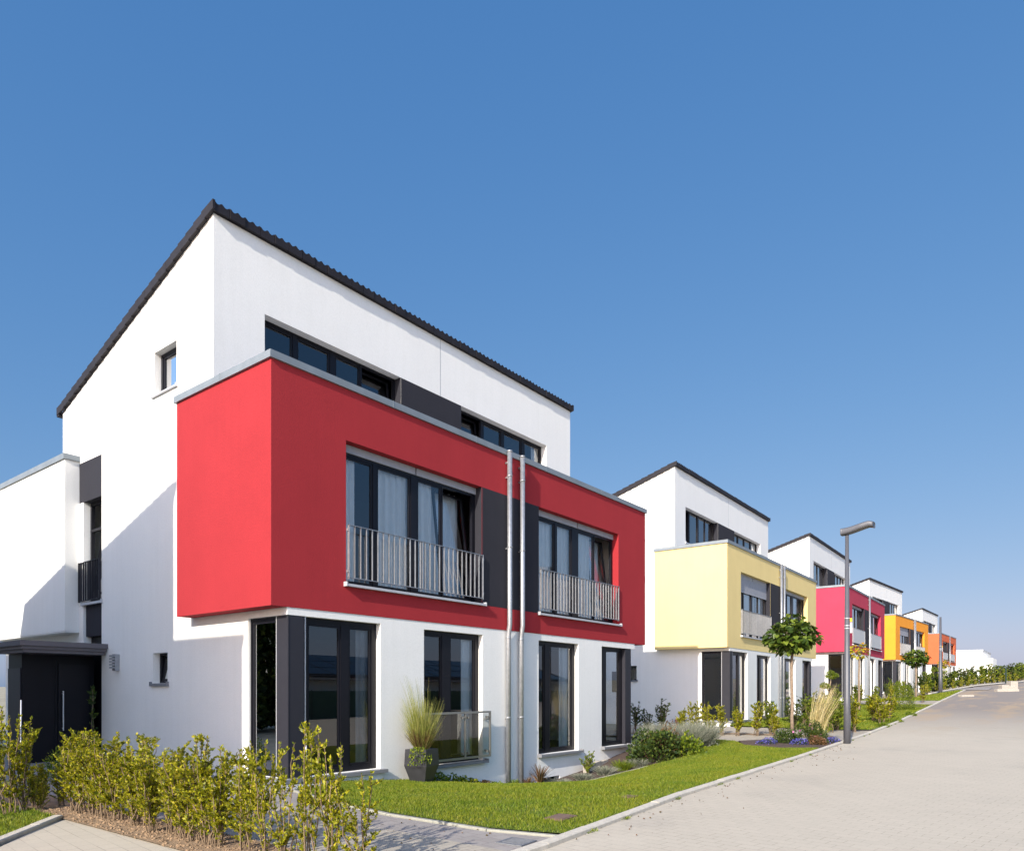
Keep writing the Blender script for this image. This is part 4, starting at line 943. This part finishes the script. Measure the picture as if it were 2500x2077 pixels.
for i, (x, y, s, lb) in enumerate([(28.6, 12.75, .22, 'round terracotta pot by the pale yellow house'), (27.9, 12.9, .16, 'smaller terracotta pot left of the round one')]):
    m = MB(); m.tube([(0, 0, 0), (0, 0, s * .5), (0, 0, s * 1.2), (0, 0, s * 1.6)], [s * .6, s * .95, s, s * .75], 14)
    plant('terracotta_pot', lb, 'plant pot', x, y, [('pot', m.mesh('tpot', M['terracotta'], True)), ('foliage', mound_mesh('tp%d' % i, s, s, s * .9, 160, .06, 350 + i, 'rust'))][:1], group='terracotta pots'); 

# ------------------------------------------------------------------ street furniture and small things
def lamp(label, x, y, top, head=True, k=1.0, group='street lamps'):
    z0 = g1(x, y); h = top - z0; t = thing('street_lamp', label, 'street lamp', (x, y, z0), 0, group)
    m = MB(); m.tube([(0, 0, -.1), (0, 0, 1.35), (0, 0, 1.37), (0, 0, h)], [.098 * k, .094 * k, .088 * k, .05 * k], 24)
    m.build('pole', M['lamp'], t, True)
    b = MB()
    for z in (3.72, 3.5, 3.42): b.tube([(0, 0, z), (0, 0, z + .028)], .078 * k, 20)
    b.build('clamp_band', M['alu'], t, True)
    q = MB(); q.box(.06, .1, -.13, -.07, 3.3, 3.62); q.build('control_box', M['wsill'], t)
    MB().box(.05, .1, -.125, -.075, 3.64, 3.74).build('sticker', M['yellow'], t)
    MB().box(-.035, .035, -.099, -.085, .55, .85).build('access_hatch', M['lamp'], t)
    if head:
        m = MB(); n = 20; S = []
        for i in range(n + 1):
            s = -.16 + .9 * i / n; u = i / n
            zc = h + .07 + .15 * (sm(np.array(u * 1.05 - .05)) * 1.0) - .05 * max(0, u - .85) / .15; th = .105 - .02 * u
            w = .17 * (1 - .25 * abs(u - .6)) 
            S.append([(w * math.copysign(abs(math.cos(q)) ** .45, math.cos(q)), -s, zc + th * math.copysign(abs(math.sin(q)) ** .45, math.sin(q))) for q in [2 * math.pi * (j + .5) / 14 for j in range(14)]])
        i0 = len(m.v)
        for s_ in S: m.v += s_
        for i in range(n):
            for j in range(14): m.f.append((i0 + i * 14 + j, i0 + i * 14 + (j + 1) % 14, i0 + (i + 1) * 14 + (j + 1) % 14, i0 + (i + 1) * 14 + j))
        m.f.append(tuple(i0 + j for j in range(14))); m.f.append(tuple(i0 + n * 14 + j for j in range(14))[::-1])
        hd = m.build('lamp_head', M['lamp'], t, True)
        q = MB(); i = 8
        for i in range(9, 18):
            a, b_ = S[i], S[i + 1]; q.quad(*[(p[0], p[1], p[2] - .006) for p in (a[8], a[12], b_[12], b_[8])])
        q.build('lens', M['lens'], hd)
    return t
lamp('tall grey street lamp with a curved head at the edge of the street', 23.12, 5.29, 6.28)
lamp('bare grey lamp pole in front of the orange red house', 66.0, 8.2, 7.45, head=False, k=1.45)
def slab(kind, label, cat, x, y, sx, sy, rz, mat, off, kindp=None):
    m = MB(); m.box(-sx / 2, sx / 2, -sy / 2, sy / 2, -.03, 0); return m
m = MB(); m.box(-.2, .2, -.13, .13, -.03, 0); m.box(-.17, .17, -.1, .1, 0, .004)
thing('inspection_cover', 'brown inspection cover set in the lawn of the red house', 'cover', (7.39, 4.98, g1(7.39, 4.98) + .05), .1, None, m.mesh('cover', M['brownlid']))
m = MB(); m.box(-.12, .12, -.09, .09, -.03, 0); thing('inspection_cover', 'small brown cover half hidden in the lawn grass farther up', 'cover', (9.46, 5.15, g1(9.46, 5.15) + .05), .1, None, m.mesh('cover_small', M['brownlid']))
m = MB(); m.box(-.16, .16, -.16, -.13, 0, .012); m.box(-.16, .16, .13, .16, 0, .012); m.box(-.16, -.13, -.13, .13, 0, .012); m.box(.13, .16, -.13, .13, 0, .012)
for i in range(7): m.box(-.115 + i * .036, -.095 + i * .036, -.13, .13, 0, .01)
dg = thing('drain_grate', 'pale square drain grate in the grey paving', 'drain', (6.02, 4.62, g1(6.02, 4.62) + .006), .1, None, m.mesh('grate', M['iron']))
# concrete blocks stacked on the street
br_ = random.Random(8)
for i, (x, y, z, L, W_, Hh, a, lb) in enumerate([(64.0, 3.75, 0, 1.6, .35, .2, -.9, 'long pale kerb block lying in front of the stack'), (65.4, 4.0, 0, .55, .4, .45, -.9, 'left block of the stacked concrete blocks'), (65.7, 3.6, 0, .6, .4, .36, -.9, 'middle block of the stacked concrete blocks'), (67.8, 3.62, 0, .55, .5, .66, -.9, 'tallest concrete block at the back of the stack'), (56.5, 5.55, 0, .9, .35, .14, -.8, 'single flat kerb block lying alone on the street')]):
    m = MB(); c = .02; m.hull8([(-L / 2, -W_ / 2, 0), (L / 2, -W_ / 2, 0), (L / 2, W_ / 2, 0), (-L / 2, W_ / 2, 0), (-L / 2, -W_ / 2, Hh - c), (L / 2, -W_ / 2, Hh - c), (L / 2, W_ / 2, Hh - c), (-L / 2, W_ / 2, Hh - c)])
    m.hull8([(-L / 2, -W_ / 2, Hh - c), (L / 2, -W_ / 2, Hh - c), (L / 2, W_ / 2, Hh - c), (-L / 2, W_ / 2, Hh - c), (-L / 2 + c, -W_ / 2 + c, Hh), (L / 2 - c, -W_ / 2 + c, Hh), (L / 2 - c, W_ / 2 - c, Hh), (-L / 2 + c, W_ / 2 - c, Hh)])
    if i in (1, 2, 3):
        for k in range(1, 3): m.box(-L / 2 - .006, L / 2 + .006, -W_ / 2 - .006, W_ / 2 + .006, Hh * k / 3 - .012, Hh * k / 3 + .004)
    thing('concrete_block', lb, 'concrete block', (x, y, g1(x, y) - .02), a, 'concrete blocks on the far street', m.mesh('block', M['stone']))
m = MB(); m.tube([(0, 0, 0), (0, 0, 1.5)], .07, 8); thing('post', 'dark green post in the far hedge above the stacked blocks', 'post', (84.5, 5.0, g1(84.5, 5.0)), 0, None, m.mesh('post', M['postgreen']))

# ------------------------------------------------------------------ far white building
t = thing('building', 'plain white flat roofed building behind the far hedge', 'building', (135, 11, 3.2))
MB().box(0, 14, 0, 20, -1, 4.75).box(1.5, 9, -1.2, 0, -1, 3.6).build('wall', M['white'], t)
MB().box(-.08, 14.08, -.08, 20.08, 4.75, 4.9).build('roof', M['wsill'], t)
wd = MB()
for k in range(3): wd.box(3 + k * 3.4, 4.4 + k * 3.4, -.03 if k > 1 else -1.23, -.0 if k > 1 else -1.2, 1.2, 2.5)
wd.build('window', M['frame'], t)
m = MB()
for i in range(7): m.tube([(-.9, i * 2.4, -1), (-.9, i * 2.4, 4.9)], .03, 5)
for z in (1, 2.6, 4.2): m.tube([(-.9, 0, z), (-.9, 14.4, z)], .03, 5)
m.build('scaffold', M['wsill'], t)

# ------------------------------------------------------------------ across the street (seen only as reflections in the windows)
t = thing('garage_row', 'long low white garage row with a dark solar roof across the street', 'garages', (-8, -19, 0))
MB().box(0, 60, 0, 6, -.2, 2.35).build('wall', M['white'], t)
MB().hull8([(-.3, -.4, 2.4), (60.3, -.4, 2.4), (60.3, 6.3, 2.2), (-.3, 6.3, 2.2), (-.3, -.4, 2.5), (60.3, -.4, 2.5), (60.3, 6.3, 2.3), (-.3, 6.3, 2.3)]).build('roof_back', M['tile'], t)
m = MB().hull8([(-.3, 6.5, 2.35), (60.3, 6.5, 2.35), (60.3, 1.5, 3.85), (-.3, 1.5, 3.85), (-.3, 6.5, 2.45), (60.3, 6.5, 2.45), (60.3, 1.5, 3.95), (-.3, 1.5, 3.95)]); rf = m.build('roof', M['tile'], t)
m = MB()
for r in range(3):
    for c in range(34):
        y0, y1 = 6.2 - r * 1.55, 6.2 - r * 1.55 - 1.45; z = lambda y: 2.46 + (6.5 - y) * .3 + .03
        x = c * 1.75; m.quad((x, y0, z(y0)), (x + 1.65, y0, z(y0)), (x + 1.65, y1, z(y1)), (x, y1, z(y1)))
m.build('solar_panel', M['pv'], rf)
MB().box(0, 60, 6.42, 6.52, 2.22, 2.34).build('gutter', M['galv'], t)
t = thing('screen_fence', 'green screened fence standing in front of the garages', 'fence', (-8, -11.6, 0))
MB().box(0, 60, -.03, .03, .05, 1.6).build('screen', M['fence'], t)
m = MB()
for i in range(25): m.tube([(i * 2.5, .05, -.1), (i * 2.5, .05, 1.65)], .03, 6)
m.build('post', M['frame'], t)

# unseen trees added behind the off-picture house to darken the gable pane reflections
for i in range(6):
    t = thing('tree', f'unseen tree added behind the off-picture house for dark reflections, {ORD[i]} from the right', 'tree', (-.5 - 3.1 * i, 26.6 + .35 * i, 0), i, 'added trees behind the off-picture house')
    MB().tube([(0, 0, -.2), (.1, 0, 2), (0, .1, 4.5), (0, 0, 7)], [.28, .2, .15, .05], 10).build('trunk', M['bark'], t, True)
    o = link('crown', mound_mesh('bigcrown%d' % i, 2.6, 2.4, 8.2 + .5 * (i % 3), 9000, .3, 400 + i, 'hedge_dark', .42, .6, lump=.35), t); o.location = (0, 0, .2)

# tiny weeds and dead leaves caught along the kerb joints
rng = rnd(77); n = 900; kx = rng.uniform(6.2, 40, n); kx = np.floor(kx / .97) * .97 + rng.normal(size=n) * .05 + .2
ky = K(kx) - .015 - np.abs(rng.normal(size=n)) * .02
A_ = rng.normal(size=(n, 3)); A_[:, 2] = np.abs(A_[:, 2]) + .5; P_ = np.stack([kx, ky, G(kx, ky) + .004], 1)
keep = (np.sin(np.floor(kx / .97) * 12.9898) * 43758.5) % 1 < .4
link('weeds', npmesh('weeds', leaves(P_[keep], A_[keep], .045, .12, rng), 4, M['hedge_mid']), None, kind='stuff', label='tiny weeds growing in the kerb joint', category='weeds')
n = 260; lx = np.concatenate([rng.uniform(6.5, 22, 170), rng.uniform(4.5, 6.3, 90)]); ly = np.concatenate([K(lx[:170]) - np.abs(rng.normal(size=170)) * .35, rng.uniform(4.3, 9, 90)])
A_ = rng.normal(size=(n, 3)); A_[:, 2] *= .1
link('fallen_leaves', npmesh('fallen_leaves', leaves(np.stack([lx, ly, G(lx, ly) + .014], 1), A_, .03, .35, rng, .05), 4, M['rust']), None, kind='stuff', label='small dry leaves lying on the paving', category='leaves')
